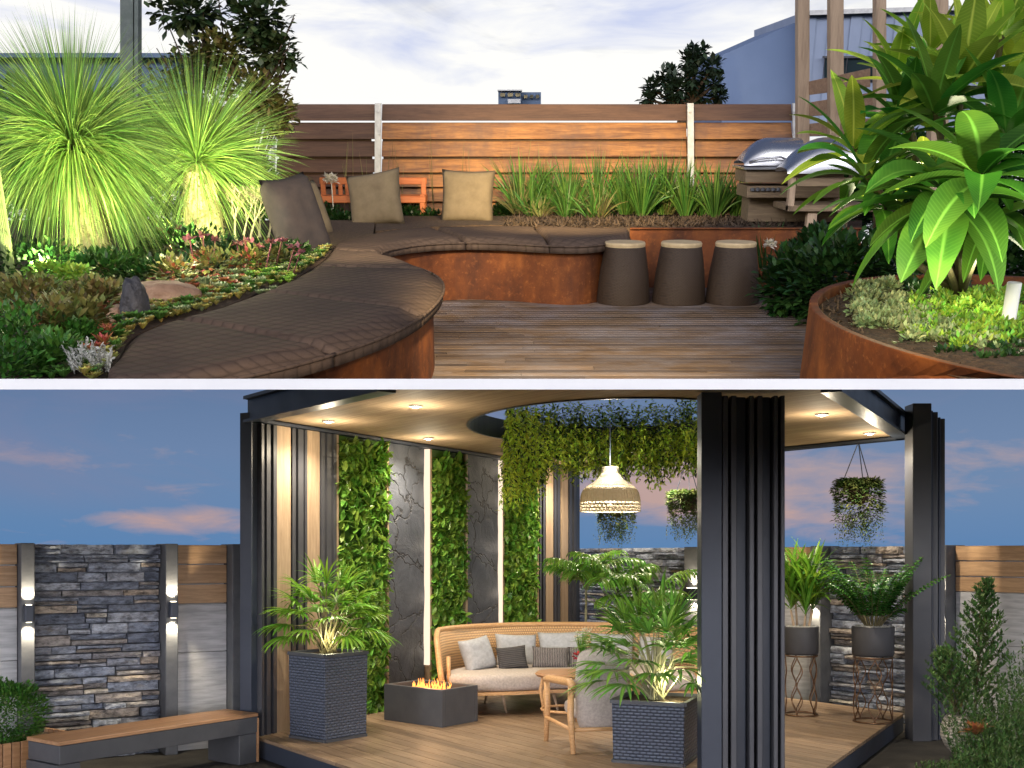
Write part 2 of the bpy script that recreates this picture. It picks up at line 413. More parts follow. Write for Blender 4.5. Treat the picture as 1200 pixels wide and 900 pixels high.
MT['stooltop'] = surf('stool_top', (.55, .42, .24), (.42, .31, .17), 12, .6)
MT['xgrass'] = leafm('grass_tree_blade', (.19, .36, .07), (.36, .52, .14), .6, .03, .45, .5)
MT['xtrunk'] = surf('leaf_base_trunk', (.52, .46, .24), (.33, .30, .13), 30, .8, 0, .9, 40, stretch=(1, 1, .4), bdist=.03)
MT['strappy'] = leafm('strap_leaf', (.045, .12, .02), (.10, .21, .035), .5, .03, .3, .4)
MT['frangi'] = leafm('frangipani_leaf', (.035, .13, .014), (.09, .23, .024), .5, .03, .5, .5, 3, .4)
MT['frangil'] = leafm('frangipani_young_leaf', (.24, .38, .035), (.42, .56, .07), .4, .03, .55, .5, 3, .4)
MT['lime'] = leafm('lime_groundcover', (.16, .33, .03), (.28, .44, .06), .4, .04, .3, .5)
MT['sage'] = leafm('sage_succulent', (.18, .26, .12), (.28, .32, .15), .4, .04, .2, .5)
MT['redleaf'] = leafm('red_succulent', (.26, .045, .03), (.32, .11, .05), .4, .04, .25, .5)
MT['yellowleaf'] = leafm('yellow_succulent', (.45, .34, .07), (.30, .33, .10), .4, .05, .25, .5)
MT['pinkleaf'] = leafm('pink_flower', (.34, .12, .12), (.26, .08, .09), .35, .03, .25, .5)
MT['silver'] = leafm('silver_leaf', (.42, .42, .38), (.55, .55, .5), .3, .02, .2, .6)
MT['paletwig'] = surf('pale_twig', (.62, .56, .36), (.5, .42, .25), 10, .7)
MT['petal'] = leafm('white_petal', (.7, .66, .55), (.8, .75, .65), .2, .02, .3, .6)
MT['vine'] = leafm('climber_leaf', (.03, .06, .02), (.07, .09, .03), .5, .04, .2, .4)
MT['vineback'] = leafm('climber_gold_leaf', (.22, .17, .05), (.16, .2, .05), .5, .05, .3, .5)
MT['treeleaf'] = leafm('tree_leaf', (.012, .025, .013), (.022, .04, .018), .5, .03, .1, .5)
MT['bluewall'] = surf('blue_render', (.15, .21, .34), (.135, .19, .31), 1.2, .85)
MT['greywall'] = surf('grey_cladding', (.26, .31, .42), (.23, .28, .38), 1.5, .7)
MT['glass'] = surf('dark_glass', (.02, .035, .04), None, 2, .12, 0, spec=.8)
MT['oldpost'] = woodm('old_post', (.42, .31, .21), (.28, .20, .135), 'Z', .65, .2, 1.0)
MT['oldboard'] = woodm('old_board', (.26, .17, .11), (.17, .105, .07), 'X', .65, .2, 1.0)
MT['bbqwood'] = woodm('bbq_wood', (.22, .16, .095), (.13, .09, .055), 'X', .6, .2, 1.0)
MT['stainless'] = surf('stainless', (.6, .6, .6), (.5, .5, .52), 3, .28, .95, .03, 90)
MT['greypost'] = surf('grey_post', (.15, .17, .16), (.1, .12, .11), 9, .8, 0, .4, 30)
MT['rock'] = surf('sandstone', (.42, .27, .17), (.26, .15, .09), 5, .85, 0, .8, 18, bdist=.03)
MT['rockdk'] = surf('dark_rock', (.035, .035, .04), (.06, .055, .055), 8, .6, 0, .8, 20, bdist=.03)
MT['orangewood'] = woodm('orange_wood', (.5, .15, .045), (.36, .10, .03), 'X', .5, .15, 1.5)
MT['farblue'] = surf('distant_concrete', (.12, .17, .26), (.09, .13, .2), 2, .8)
MT['cactus'] = leafm('cactus', (.2, .28, .1), (.3, .38, .15), .2, .02, .1, .6)

def light(name, kind, loc, power, color=(1, .82, .6), aim=None, size=.05, cone=90, blend=.6, up=False):
    ld = bpy.data.lights.new(name, kind); ld.energy = power; ld.color = color
    if kind == 'SPOT': ld.spot_size = math.radians(cone); ld.spot_blend = blend; ld.shadow_soft_size = size
    elif kind == 'POINT': ld.shadow_soft_size = size
    o = bpy.data.objects.new(name, ld); COL.objects.link(o)
    loc = Vector(loc)
    if aim is None: aim = loc - Vector((0, 0, 1))
    aim = Vector(aim)
    if up: loc = TU @ loc; aim = TU @ aim
    q = (aim - loc).to_track_quat('-Z', 'Y'); o.matrix_basis = Matrix.Translation(loc) @ q.to_matrix().to_4x4()
    return o
# =================================================================== LOWER GARDEN
A = Vector((-2.40, 10.4, 0)); B = Vector((.93, 16.4, 0)); D = Vector((4.20, 11.9, 0))
CZ = E + 1.28                                        # ceiling height
dAB = (B - A).normalized(); dBD = (D - B).normalized()
# ground under and around the pergola
m = MB(); m.add([(-400, -30, -.2), (400, -30, -.2), (400, 900, -.2), (-400, 900, -.2)], [(0, 1, 2, 3)]); struct('ground', m, MT['ground'])
# deck boards run parallel to B-D
fr = (D - B); ab = (A - B); LAB = (A - B).length; u = fr.normalized(); w = ab.normalized()
deck_o = bpy.data.objects.new('pergola_deck_frame', None)
m = MB(); n = 62; pw = LAB / n
perp = Vector((-u.y, u.x, 0)); sgn = 1 if perp.dot(w) > 0 else -1; stepp = perp * sgn * (w.dot(perp * sgn) * pw)
ux = math.atan2(u.y, u.x)
def tl(p):   # to deck-board space (x along the boards)
    q = Matrix.Rotation(-ux, 4, 'Z') @ (Vector(p) - B); return q
wl = tl(A) .normalized(); wid = fr.length
y = 0; rowh = .145
toty = abs(wl.y) * LAB; rows = int(toty / rowh)
for r in range(0, rows + 1):
    y0 = -math.copysign(r * rowh, 1) if wl.y < 0 else r * rowh
    sl = wl.x / wl.y
    yy0, yy1 = (y0 - rowh + .006, y0) if wl.y < 0 else (y0, y0 + rowh - .006)
    x0, x1 = 0.0, wid
    cuts = [x0] + sorted(R.uniform(.5, wid - .5) for _ in range(2)) + [x1]
    for a, b in zip(cuts[:-1], cuts[1:]):
        a2 = a + (.002 if a > 0 else 0); b2 = b - .002
        s0, s1 = yy0 * sl, yy1 * sl
        m.hexa([(a2 + s0, yy0, -.03), (b2 + s0, yy0, -.03), (b2 + s1, yy1, -.03), (a2 + s1, yy1, -.03), (a2 + s0, yy0, 0), (b2 + s0, yy0, 0), (b2 + s1, yy1, 0), (a2 + s1, yy1, 0)])
o = m.build('pergola_deck', MT['deckl']); place(o, B, ux); o['kind'] = 'structure'
m = MB(); An = A - w * 0
Af = B + w * LAB; Df = D + w * LAB
m.prism([A - w * 0 + w * .0, B, D, Df, Af], -.19, -.033)
struct('deck_plinth', m, MT['steel'])
def ceilm():
    m, t, p, out = nt('planked_oak_ceiling'); v = coords(t, (1, 1, 1), (0, 0, -ux)); sp = t.nodes.new('ShaderNodeSeparateXYZ'); t.links.new(v, sp.inputs[0])
    yy = math_(t, 'MULTIPLY', sp.outputs[1], 5.5); cell = math_(t, 'FLOOR', yy); fr_ = math_(t, 'FRACT', yy)
    cb = t.nodes.new('ShaderNodeCombineXYZ'); t.links.new(math_(t, 'ADD', math_(t, 'MULTIPLY', sp.outputs[0], .7), math_(t, 'MULTIPLY', cell, 3.7)), cb.inputs[0]); t.links.new(math_(t, 'MULTIPLY', sp.outputs[1], 16.0), cb.inputs[1])
    n = noisen(t, cb.outputs[0], 2.0, 8, .65, .5)
    wn = t.nodes.new('ShaderNodeTexWhiteNoise'); wn.noise_dimensions = '1D'; t.links.new(cell, wn.inputs['W'])
    col = mixc(t, (.47, .35, .225), (.28, .195, .12), ramp(t, n, [(.35, 0.0), (.65, 1.0)]))
    col = mixc(t, col, (.2, .14, .09), math_(t, 'MULTIPLY', wn.outputs[0], .45))
    gr = ramp(t, fr_, [(0, 1.0), (.035, 0.0)]); col = mixc(t, col, (.05, .032, .02), gr)
    t.links.new(col, p.inputs['Base Color']); p.inputs['Roughness'].default_value = .75; p.inputs['Specular IOR Level'].default_value = .15; return m
MT['ceiling'] = ceilm()
# ---------- pergola
pg = thing('pergola', 'dark steel pergola with oak ceiling, round roof opening and finned columns', 'pergola', (0, 0, 0))
Lf = A + (Vector((3.41, -4.44, 0))).normalized() * ((10.4 - 8.45) / (4.44 / Vector((3.41, 4.44, 0)).length))
Rf = D + Vector((-.53, -1, 0)) * (11.9 - 8.45)
outer = [A, B, D, Rf, Lf]
hc = Vector((1.08, 10.95, 0)); hrx, hry = 1.5, 1.92
hole = [(hc.x + hrx * math.cos(2 * PI * i / 64), hc.y + hry * math.sin(2 * PI * i / 64)) for i in range(64)]
def holed(z, name, mat, flip=False):
    bm = bmesh.new(); es = []
    for loop in ([(p.x, p.y) for p in outer], hole):
        vs = [bm.verts.new((x, y, z)) for x, y in loop]
        es += [bm.edges.new((vs[i], vs[(i + 1) % len(vs)])) for i in range(len(vs))]
    bmesh.ops.triangle_fill(bm, edges=es, use_beauty=True)
    for f in bm.faces:
        if (f.normal.z > 0) != (not flip): f.normal_flip()
    me = bpy.data.meshes.new(name); bm.to_mesh(me); bm.free(); me.materials.append(mat)
    o = bpy.data.objects.new(name, me); COL.objects.link(o); o.parent = pg; return o
cl = holed(CZ, 'ceiling', MT['ceiling'], True)
holed(CZ + .17, 'roof', MT['steel'])
m = MB()
for i in range(64):
    a, b = hole[i], hole[(i + 1) % 64]
    sc_ = 1.0
    m.add([(a[0], a[1], CZ - .012), (b[0], b[1], CZ - .012), (b[0], b[1], CZ + .2), (a[0], a[1], CZ + .2)], [(0, 1, 2, 3)])
    # small proud lip
    ao = (hc.x + (a[0] - hc.x) * 1.02, hc.y + (a[1] - hc.y) * 1.02); bo = (hc.x + (b[0] - hc.x) * 1.02, hc.y + (b[1] - hc.y) * 1.02)
    m.add([(a[0], a[1], CZ - .012), (b[0], b[1], CZ - .012), (bo[0], bo[1], CZ - .012), (ao[0], ao[1], CZ - .012)], [(0, 1, 2, 3)])
m.build('opening_rim', MT['steel'], pg, True)
def ibeam(p, q, name='beam'):
    m = MB(); p = Vector(p); q = Vector(q)
    m.bar(p + Vector((0, 0, CZ + .075)), q + Vector((0, 0, CZ + .075)), .07, .19)
    m.bar(p + Vector((0, 0, CZ + .188)), q + Vector((0, 0, CZ + .188)), .16, .03)
    m.bar(p + Vector((0, 0, CZ - .03)), q + Vector((0, 0, CZ - .03)), .16, .025)
    return m.build(name, MT['steel'], pg)
off = .06
ibeam(A + Vector((-.05, .02, 0)), Lf + (Lf - A).normalized() * .0 + Vector((-.05, 0, 0)))
ibeam(B + dBD * -.05, D + dBD * .1)
ibeam(A - dAB * .05, B + dAB * .05)
ibeam(D + Vector((.03, .05, 0)), Rf + Vector((.06, 0, 0)))
# left wall of vertical strips, each strip cut to its place along A-B
def wallx(px): return online(px, A, B)
nrm = Vector((dAB.y, -dAB.x, 0))            # faces the seating side
def strip(px0, px1, dep, z0, z1, mb, back=.0):
    p, q = wallx(px0), wallx(px1)
    o = nrm * dep; bk = -nrm * .06
    mb.hexa([p + o + Vector((0, 0, z0)), q + o + Vector((0, 0, z0)), q + bk + Vector((0, 0, z0)), p + bk + Vector((0, 0, z0)),
             p + o + Vector((0, 0, z1)), q + o + Vector((0, 0, z1)), q + bk + Vector((0, 0, z1)), p + bk + Vector((0, 0, z1))])
ZT = CZ - .045
m = MB(); strip(301, 392, -.03, .0, ZT, m); strip(452, 628, -.03, .0, ZT, m); strip(628, 674, -.03, 0, ZT, m); m.build('backing', MT['steel'], pg)
for a, b in ((320.5, 336.5), (356, 370.5), (390.5, 393), (449.5, 452), (500, 502.5), (542, 544.5), (585.5, 587.5), (626, 628), (636.5, 645), (655, 662.5)):
    m = MB(); strip(a, b, .045, .0, ZT - .002, m); m.build('oak_slat', MT['oakv'], pg)
for a, b in ((302, 305), (308, 312.5), (316, 320), (338, 342), (345, 351), (353, 355.5), (372, 376), (379, 384), (386.5, 390), (629, 631), (633, 635.5), (646, 648.5), (650, 653), (664, 667), (669, 672)):
    m = MB(); strip(a, b, .05, .0, ZT - .004, m); m.build('steel_fin', MT['steel_warm'], pg)
# columns
m = MB(); p = A + Vector((-.06, .05, 0)); m.box((p.x, p.y, CZ / 2), (.14, .14, CZ + .1), math.atan2(dAB.y, dAB.x)); m.build('column', MT['steel'], pg)
m = MB(); p = wallx(674); m.box((p.x, p.y, CZ / 2), (.1, .1, CZ), math.atan2(dAB.y, dAB.x)); m.build('column', MT['steel'], pg)
# front column: broad steel plate and three standing fins beside it
Yc = 8.6
def cx(px, Y=Yc): return (px - CX) / F * Y
m = MB(); x0, x1 = cx(822), cx(846); m.box(((x0 + x1) / 2, Yc + .1, (CZ - .02) / 2), (x1 - x0, .2, CZ - .02), 0, .004); col = m.build('column', MT['steel'], pg)
m = MB(); x0, x1 = cx(846), cx(919); m.box(((x0 + x1) / 2, Yc + .21, CZ / 2 - .02), (x1 - x0, .04, CZ - .05)); m.build('column_panel', MT['steel'], col)
for a, b, dy in ((847, 853.5, 0), (857, 863.5, 0), (864, 877, .09), (878.5, 884, 0), (888, 894, 0), (895, 906, .09), (907, 912, 0), (915.5, 920, 0)):
    m = MB(); x0, x1 = cx(a), cx(b); m.box(((x0 + x1) / 2, Yc + .09 + dy / 2, CZ / 2 - .02), (x1 - x0, .17 - dy, CZ - .05), 0, .004); m.build('column_fin', MT['steel_warm'] if not dy else MT['steel'], col)
# right column
Yd = 11.3
m = MB(); x0, x1 = cx(1069, Yd), cx(1091, Yd); m.box(((x0 + x1) / 2, Yd + .1, (CZ + .26) / 2 - .1), (x1 - x0, .24, CZ + .46), 0, .005); col = m.build('column', MT['steel_warm'], pg)
for i, (a, b, tp) in enumerate(((1092.5, 1094.5, .19), (1095.5, 1101.5, .18), (1103.5, 1106, .13), (1107, 1112.5, .12))):
    m = MB(); x0, x1 = cx(a, Yd), cx(b, Yd); m.box(((x0 + x1) / 2, Yd + .12 + .03 * i, (CZ + tp) / 2 - .1), (x1 - x0, .2, CZ + tp + .2), 0, .004); m.build('column_fin', MT['steel_warm'] if i % 2 else MT['steel'], col)
# downlights: rim and bulb, each with its own spot
for i, (px, py, lab) in enumerate(((385, 493, 'recessed ceiling downlight nearest the left corner of the pergola'), (487, 475, 'recessed downlight nearest the top edge of the left ceiling'),
                                (502, 513, 'recessed downlight above the first stone slab'), (680, 541, 'recessed downlight left of the woven pendant lamp'),
                                (776, 533, 'recessed downlight between pendant lamp and front column'), (963, 485, 'recessed downlight just right of the finned front column'),
                                (1019, 507, 'recessed downlight above the right hanging basket'))):
    p = LZ(px, py, CZ)
    t = thing('downlight', lab, 'ceiling light', p, group='recessed downlights in the pergola ceiling')
    m = MB(); m.lathe([(.062, -.002), (.062, -.014), (.04, -.016), (.036, -.004)], n=24); m.build('rim', MT['galv'], t, True)
    m = MB(); m.lathe([(.0, -.012), (.036, -.012)], n=24); m.lathe([(.0, -.024), (.02, -.022), (.03, -.012)], n=20); m.build('bulb', MT['spot'], t)
    light('downlight_beam', 'SPOT', p + Vector((0, 0, -.04)), 165, (1, .86, .68), size=.03, cone=140, blend=.9)
    light('downlight_glow', 'POINT', p + Vector((0, 0, -.26)), 17, (1, .85, .62), size=.03)
# LED strips, slate slabs and planted panels of the feature wall
for px0, px1, lab in ((452.5, 495, 'broad dark slate slab beside the tall left planted panel'), (545, 582, 'narrower dark slate slab between middle and right planted panels')):
    m = MB(); p, q = wallx(px0), wallx(px1); nx, nz = 14, 60; base = wallx((px0 + px1) / 2)
    vs = []; fs = []
    for i in range(nx + 1):
        for j in range(nz + 1):
            pt = p.lerp(q, i / nx); z = ZT * j / nz - .002
            k = noise.fractal(Vector((pt.y * 1.6, z * 1.6, px0)), .8, 2.1, 6) * .012 + abs(noise.noise(Vector((pt.y * 2.2 + z, z * 1.1, px0)))) * .012
            v = pt + nrm * (.02 + k); vs.append((v.x, v.y, z))
    for i in range(nx):
        for j in range(nz):
            a = i * (nz + 1) + j; fs.append((a, a + nz + 1, a + nz + 2, a + 1))
    m.add(vs, fs); solo('slate_slab', m, MT['slate'], lab, 'stone slab', base, absolute=True, smooth=True, group='slate slabs of the feature wall')
for px0, px1, lab in ((496.9, 498.7, 'glowing LED strip between wide slate slab and middle planted panel'), (582.8, 584.3, 'glowing LED strip right of the narrower slate slab')):
    m = MB(); strip(px0, px1, .062, .42, ZT - .01, m); base = wallx((px0 + px1) / 2)
    solo('light_strip', m, MT['led'], lab, 'LED strip', base, absolute=True, group='LED strips on the feature wall')
    b = wallx(px0 - 1)
    for zz in (.6, 1.2, 1.8, 2.4, 2.8): light('strip_glow', 'POINT', b + nrm * .09 + Vector((0, 0, zz)), .8, (1, .82, .62), size=.1)
for px0, px1, n, lab in ((393.5, 449.5, 900, 'widest planted wall panel, left of the dark slate'), (503, 541.5, 620, 'middle planted wall panel between the slate slabs'), (588, 625.5, 620, 'planted wall panel at the right, under the trailing moss')):
    base = wallx((px0 + px1) / 2); t = thing('planted_panel', lab, 'green wall', base, group='planted panels of the feature wall')
    m = MB(); strip(px0, px1, .015, .002, ZT - .003, m); m.build('panel', MT['leafmid'], t, off=base)
    p, q = wallx(px0), wallx(px1); Lw = (q - p).length
    m = MB(); n = int(Lw * ZT * 420)
    for i in range(int(n * .5)):
        a, z = R.random(), R.uniform(.02, ZT - .05)
        ps = p.lerp(q, a) + nrm * R.uniform(.012, .03); ps.z = z
        d = nrm * R.uniform(.2, .7) + dAB * R.uniform(-1, 1) + Vector((0, 0, R.uniform(-1, .8)))
        m.blade(ps, d, R.uniform(.07, .12), R.uniform(.04, .06), R.uniform(.2, 1.2), 3, 'leaf', R.uniform(-.8, .8))
    m.build('understory', MT['leafmid'], t, off=base)
    m = MB()
    for i in range(int(n * .55)):      # whorls of broad leaves
        a, z = R.uniform(.02, .98), R.uniform(.03, ZT - .06)
        c = p.lerp(q, a) + nrm * R.uniform(.03, .06); c.z = z
        dens = noise.noise(Vector((a * 2, z * 1.5, px0)))
        if dens < -.35 and R.random() < .5: continue
        k0 = R.uniform(0, 6.28)
        for k in range(R.randint(3, 5)):
            an = k0 + k * 1.35
            d = nrm * R.uniform(.1, .5) + dAB * math.cos(an) + Vector((0, 0, math.sin(an)))
            m.blade(c, d, R.uniform(.09, .16), R.uniform(.045, .075), R.uniform(.1, .9), 4, 'leaf', R.uniform(-.5, .5))
    m.build('foliage', MT['leafwall'], t, smooth=True, off=base)
# moss and vines trailing from the round opening
m = MB(); m2 = MB()
base = Vector((hc.x, hc.y, CZ))
for i in range(3000):
    an = R.uniform(-.35, PI + .55)
    wob = noise.noise(Vector((an * 3, 0, 0)))
    rr = R.uniform(.80, 1.0) if R.random() < .7 else R.uniform(.55, 1.0)
    x, y_ = hc.x + hrx * rr * math.cos(an), hc.y + hry * rr * math.sin(an)
    px = CX + x / y_ * F
    if px < 594: continue
    Lh = (.34 + .30 * abs(wob)) * R.uniform(.6, 1.25) if math.sin(an) > 0 else .2
    if px < 650: Lh += R.uniform(.15, .6) * (650 - px) / 56
    z = CZ + R.uniform(-.02, .2); q = Vector((x, y_, z)); dx, dy = R.uniform(-.1, .1), R.uniform(-.1, .1)
    step = .034; nst = int(Lh / step)
    for k in range(nst):
        q = q + Vector((dx * step + R.uniform(-.008, .008), dy * step + R.uniform(-.008, .008), -step))
        if q.z < CZ + .3:
            (m if R.random() < .75 else m2).blade(q, (R.uniform(-1, 1), R.uniform(-1, 1), R.uniform(-.9, .3)), R.uniform(.045, .08), R.uniform(.018, .03), .7, 2, 'leaf')
for i in range(1500):      # bushy planting standing around the far rim
    an = R.uniform(-.15, PI * .86); rr = R.uniform(.97, 1.12); x, y_ = hc.x + hrx * rr * math.cos(an), hc.y + hry * rr * math.sin(an)
    if CX + x / y_ * F < 596: continue
    q = Vector((x, y_, CZ + .16)); hgt = R.uniform(.12, .50) * (.7 + .3 * noise.noise(Vector((an * 5, 3, 0)))); dx, dy = R.uniform(-.3, .3), R.uniform(-.4, .1)
    for k in range(int(hgt / .035)):
        q = q + Vector((dx * .035, dy * .035, .035)); (m if R.random() < .75 else m2).blade(q, (R.uniform(-1, 1), R.uniform(-1, 1), R.uniform(-.5, .6)), R.uniform(.045, .08), R.uniform(.018, .03), .6, 2, 'leaf')
t = thing('trailing_vine', 'mass of green moss vines trailing from the round roof opening', 'hanging plant', base)
m.build('foliage', MT['moss'], t, off=base); m2.build('dark_foliage', MT['leafdark'], t, off=base)
# ---------- pendant lamp
Yp = 11.6; c = LY(715, 600, Yp); s_ = Yp / F
t = thing('pendant_lamp', 'large woven cane pendant lamp hanging below the round opening', 'pendant lamp', c)
prof = [(9, 52), (10, 46), (13, 40), (20, 34), (28, 29), (32, 24), (34.5, 16), (35, 8)]
m = MB()
for pr in ([(9, 52), (10, 46), (13, 40), (20, 34), (27, 30)], [(31.5, 25.5), (33.5, 21), (34.6, 16), (35, 11)]):
    m.lathe([(r * s_, z * s_) for r, z in pr], n=40); m.lathe([((r - .7) * s_, z * s_) for r, z in pr], n=40)
m.build('shade', MT['lampshade'], t, True)
m = MB()
for k in range(60):
    a = 2 * PI * k / 60
    for pr in ([(9.3, 52), (10.2, 46), (13.2, 40), (20.2, 34), (27.2, 30), (31.6, 25.5), (33.8, 21), (34.9, 16), (35.2, 11)],):
        m.tube([(r * s_ * math.cos(a), r * s_ * math.sin(a), z * s_) for r, z in pr], .0035, 4, False)
for k in range(44):
    a = 2 * PI * k / 44
    for sg in (-1, 1): m.tube([(35 * s_ * math.cos(a), 35 * s_ * math.sin(a), 11 * s_), (35 * s_ * math.cos(a + sg * .07), 35 * s_ * math.sin(a + sg * .07), 5 * s_), (35 * s_ * math.cos(a), 35 * s_ * math.sin(a), 1 * s_)], .0045, 4)
m.build('lattice', MT['lampshade'], t)
m = MB()
for rr, zz in ((35, 1), (35, 4.5), (35.3, 8.5), (30.5, 26.5), (10, 46), (9.3, 52)):
    m.tube([(rr * s_ * math.cos(2 * PI * k / 40), rr * s_ * math.sin(2 * PI * k / 40), zz * s_) for k in range(41)], .007, 6)
m.build('hoop', MT['lampshade'], t, True)
m = MB(); m.tube([(0, 0, 50 * s_), (0, 0, CZ + .1 - c.z)], .006, 6); m.build('cord', MT['steel'], t)
m = MB(); m.lathe([(0, 8 * s_), (.05, 12 * s_), (.055, 17 * s_), (.03, 24 * s_), (0, 26 * s_)], n=16); m.build('bulb', MT['bulb'], t, True)
light('pendant_glow', 'POINT', c + Vector((0, 0, .05)), 22, (1, .86, .66), size=.06)
light('pendant_inside', 'POINT', c + Vector((0, 0, 14 * s_)), 5, (1, .88, .72), size=.05)
light('pendant_upglow', 'POINT', c + Vector((0, -.12, 62 * s_)), 15, (1, .92, .74), size=.06)
# ---------- hanging baskets
def basket(px, pt, py0, py1, Y, rpx, lab, py2=None):
    s = Y / F; c = LY(px, py0, Y); r = rpx * s; h = (py1 - py0) * s; top = (py0 - pt) * s; tail = (py2 - py1) * s
    t = thing('hanging_basket', lab, 'hanging basket', c, group='hanging baskets along the back edge of the pergola')
    m = MB(); m.lathe([(r * .4, -.03), (r * .45, -.06), (r * .35, -h * .5), (r * .2, -h * .6), (.0, -h * .62)], n=20); m.build('bowl', MT['bark'], t, True)
    m = MB()
    for k in range(3):
        a = 2 * PI * k / 3 + .5
        m.tube([(r * .72 * math.cos(a), r * .72 * math.sin(a), -.03), (0, 0, top)], .006, 5)
    m.build('cord', MT['steel'], t)
    m = MB()
    for i in range(3200):
        a = R.uniform(0, 2 * PI); z = R.uniform(-h * 1.15, .04); rr = r * (1 - .25 * (z / h) ** 4 * (1 if z < 0 else 0)) * (.84 + .16 * noise.noise(Vector((math.cos(a) * 2, math.sin(a) * 2, z * 9)))) * R.uniform(.85, 1.08) if R.random() < .8 else r * R.uniform(0, 1)
        if rr < r * .75: z = R.uniform(-.02, .06)
        m.blade((rr * math.cos(a), rr * math.sin(a), z), (math.cos(a) + R.uniform(-.6, .6), math.sin(a) + R.uniform(-.6, .6), R.uniform(-.5, .8)), R.uniform(.04, .07), R.uniform(.022, .034), .6, 2, 'leaf')
    for i in range(230):
        a = R.uniform(0, 2 * PI); rr = r * R.uniform(.2, .98); q = Vector((rr * math.cos(a), rr * math.sin(a), -h * R.uniform(.7, .9))); Lt = tail * R.uniform(.3, 1) + h * .2
        for k in range(int(Lt / .035)):
            q += Vector((R.uniform(-.014, .014), R.uniform(-.014, .014), R.uniform(-.05, -.02)))
            m.blade(q, (R.uniform(-1, 1), R.uniform(-1, 1), R.uniform(-.8, .2)), R.uniform(.025, .04), .014, .5, 2, 'leaf')
    m.build('foliage', MT['basket'], t)
    return t
basket(1006, 518, 568, 606, 12.6, 29, 'trailing hanging basket in the open bay right of the front column', 640)
basket(806, 536, 581, 610, 14.4, 24, 'trailing hanging basket partly behind the front column', 634)
basket(722, 548, 590, 616, 15.2, 23, 'trailing hanging basket directly behind the woven pendant lamp', 638)
# ---------- perimeter walls
def stonewall(name, lab, P0, P1, z0, z1, seed, dep=.07):
    rr = random.Random(seed); m = MB(); P0 = Vector(P0); P1 = Vector(P1); L = (P1 - P0).length; d = (P1 - P0).normalized(); nn = Vector((d.y, -d.x, 0))
    base = (P0 + P1) / 2; base.z = z0
    q = P0 - nn * .1
    m.hexa([P0 + nn * -.14 + Vector((0, 0, z0)), P1 + nn * -.14 + Vector((0, 0, z0)), P1 - nn * .2 + Vector((0, 0, z0)), P0 - nn * .2 + Vector((0, 0, z0)),
            P0 + nn * -.14 + Vector((0, 0, z1 - .03)), P1 + nn * -.14 + Vector((0, 0, z1 - .03)), P1 - nn * .2 + Vector((0, 0, z1 - .03)), P0 - nn * .2 + Vector((0, 0, z1 - .03))])
    z = z0
    while z < z1 - .01:
        h = rr.choice([.06, .075, .09, .1]); 
        if z + h > z1 - .03: h = z1 - z
        x = 0.0
        while x < L:
            ln = rr.uniform(.16, .55); x1 = min(L, x + ln)
            if L - x1 < .1: x1 = L
            sub = [(z, z + h)] if rr.random() < .62 or h < .07 else [(z, z + h * .5), (z + h * .5, z + h)]
            for (za, zb) in sub:
                dd = rr.uniform(-.045, .06); tl_ = rr.uniform(-.012, .012); g = .006
                nx = max(2, int((x1 - x) / .05)); nz = 2
                vs = []; fs = []
                for i in range(nx + 1):
                    for j in range(nz + 1):
                        xx = x + g + (x1 - x - 2 * g) * i / nx; zz = za + g + (zb - za - 2 * g) * j / nz
                        e = 0 if 0 < i < nx and 0 < j < nz else -.014
                        k = noise.fractal(Vector((xx * 9, zz * 16, seed + za * 3)), .9, 2, 3) * .018
                        v = P0 + d * xx + nn * (dd + k + e + tl_ * (i / nx - .5)); vs.append((v.x, v.y, min(zz + rr.uniform(-.003, .003), z1)))
                nb = len(vs)
                for v in list(vs):
                    w_ = Vector(v); qd = (w_ - P0).dot(d); bb = P0 + d * qd - nn * .15; vs.append((bb.x, bb.y, v[2]))
                for i in range(nx):
                    for j in range(nz):
                        a = i * (nz + 1) + j; fs.append((a, a + nz + 1, a + nz + 2, a + 1))
                for i in range(nx):
                    a = i * (nz + 1); fs.append((a, nb + a, nb + a + nz + 1, a + nz + 1)); a += nz; fs.append((a, a + nz + 1, nb + a + nz + 1, nb + a))
                for j in range(nz):
                    fs.append((j, j + 1, nb + j + 1, nb + j)); a = nx * (nz + 1) + j; fs.append((a, nb + a, nb + a + 1, a + 1))
                m.add(vs, fs)
            x = x1
        z += h
    return solo(name, m, MT['ledge'], lab, 'stone wall', base, absolute=True, group='stacked ledgestone wall panels')
def mk_ledge():
    m, t, p, out = nt('ledgestone')
    g = t.nodes.new('ShaderNodeNewGeometry')
    col = ramp(t, g.outputs['Random Per Island'], [(0, (.19, .22, .29)), (.25, (.38, .43, .54)), (.45, (.58, .62, .70)), (.62, (.27, .29, .35)), (.78, (.62, .51, .40)), (.92, (.40, .38, .38)), (1, (.76, .70, .60))])
    t.nodes[-1].color_ramp.interpolation = 'LINEAR'
    v = coords(t, (1, 1, 2.2)); n = noisen(t, v, 11, 8, .75)
    col = mixc(t, col, (.02, .02, .024), ramp(t, n, [(.36, .85), (.6, 0.0)]))
    col = mixc(t, col, (.42, .37, .30), ramp(t, noisen(t, v, 5, 5, .6), [(.6, 0.0), (.78, .5)]))
    t.links.new(col, p.inputs['Base Color']); p.inputs['Roughness'].default_value = .75; p.inputs['Specular IOR Level'].default_value = .35
    bumpn(t, p, n, 1.0, .025); return m
MT['ledge'] = mk_ledge()
ZW = E + .10
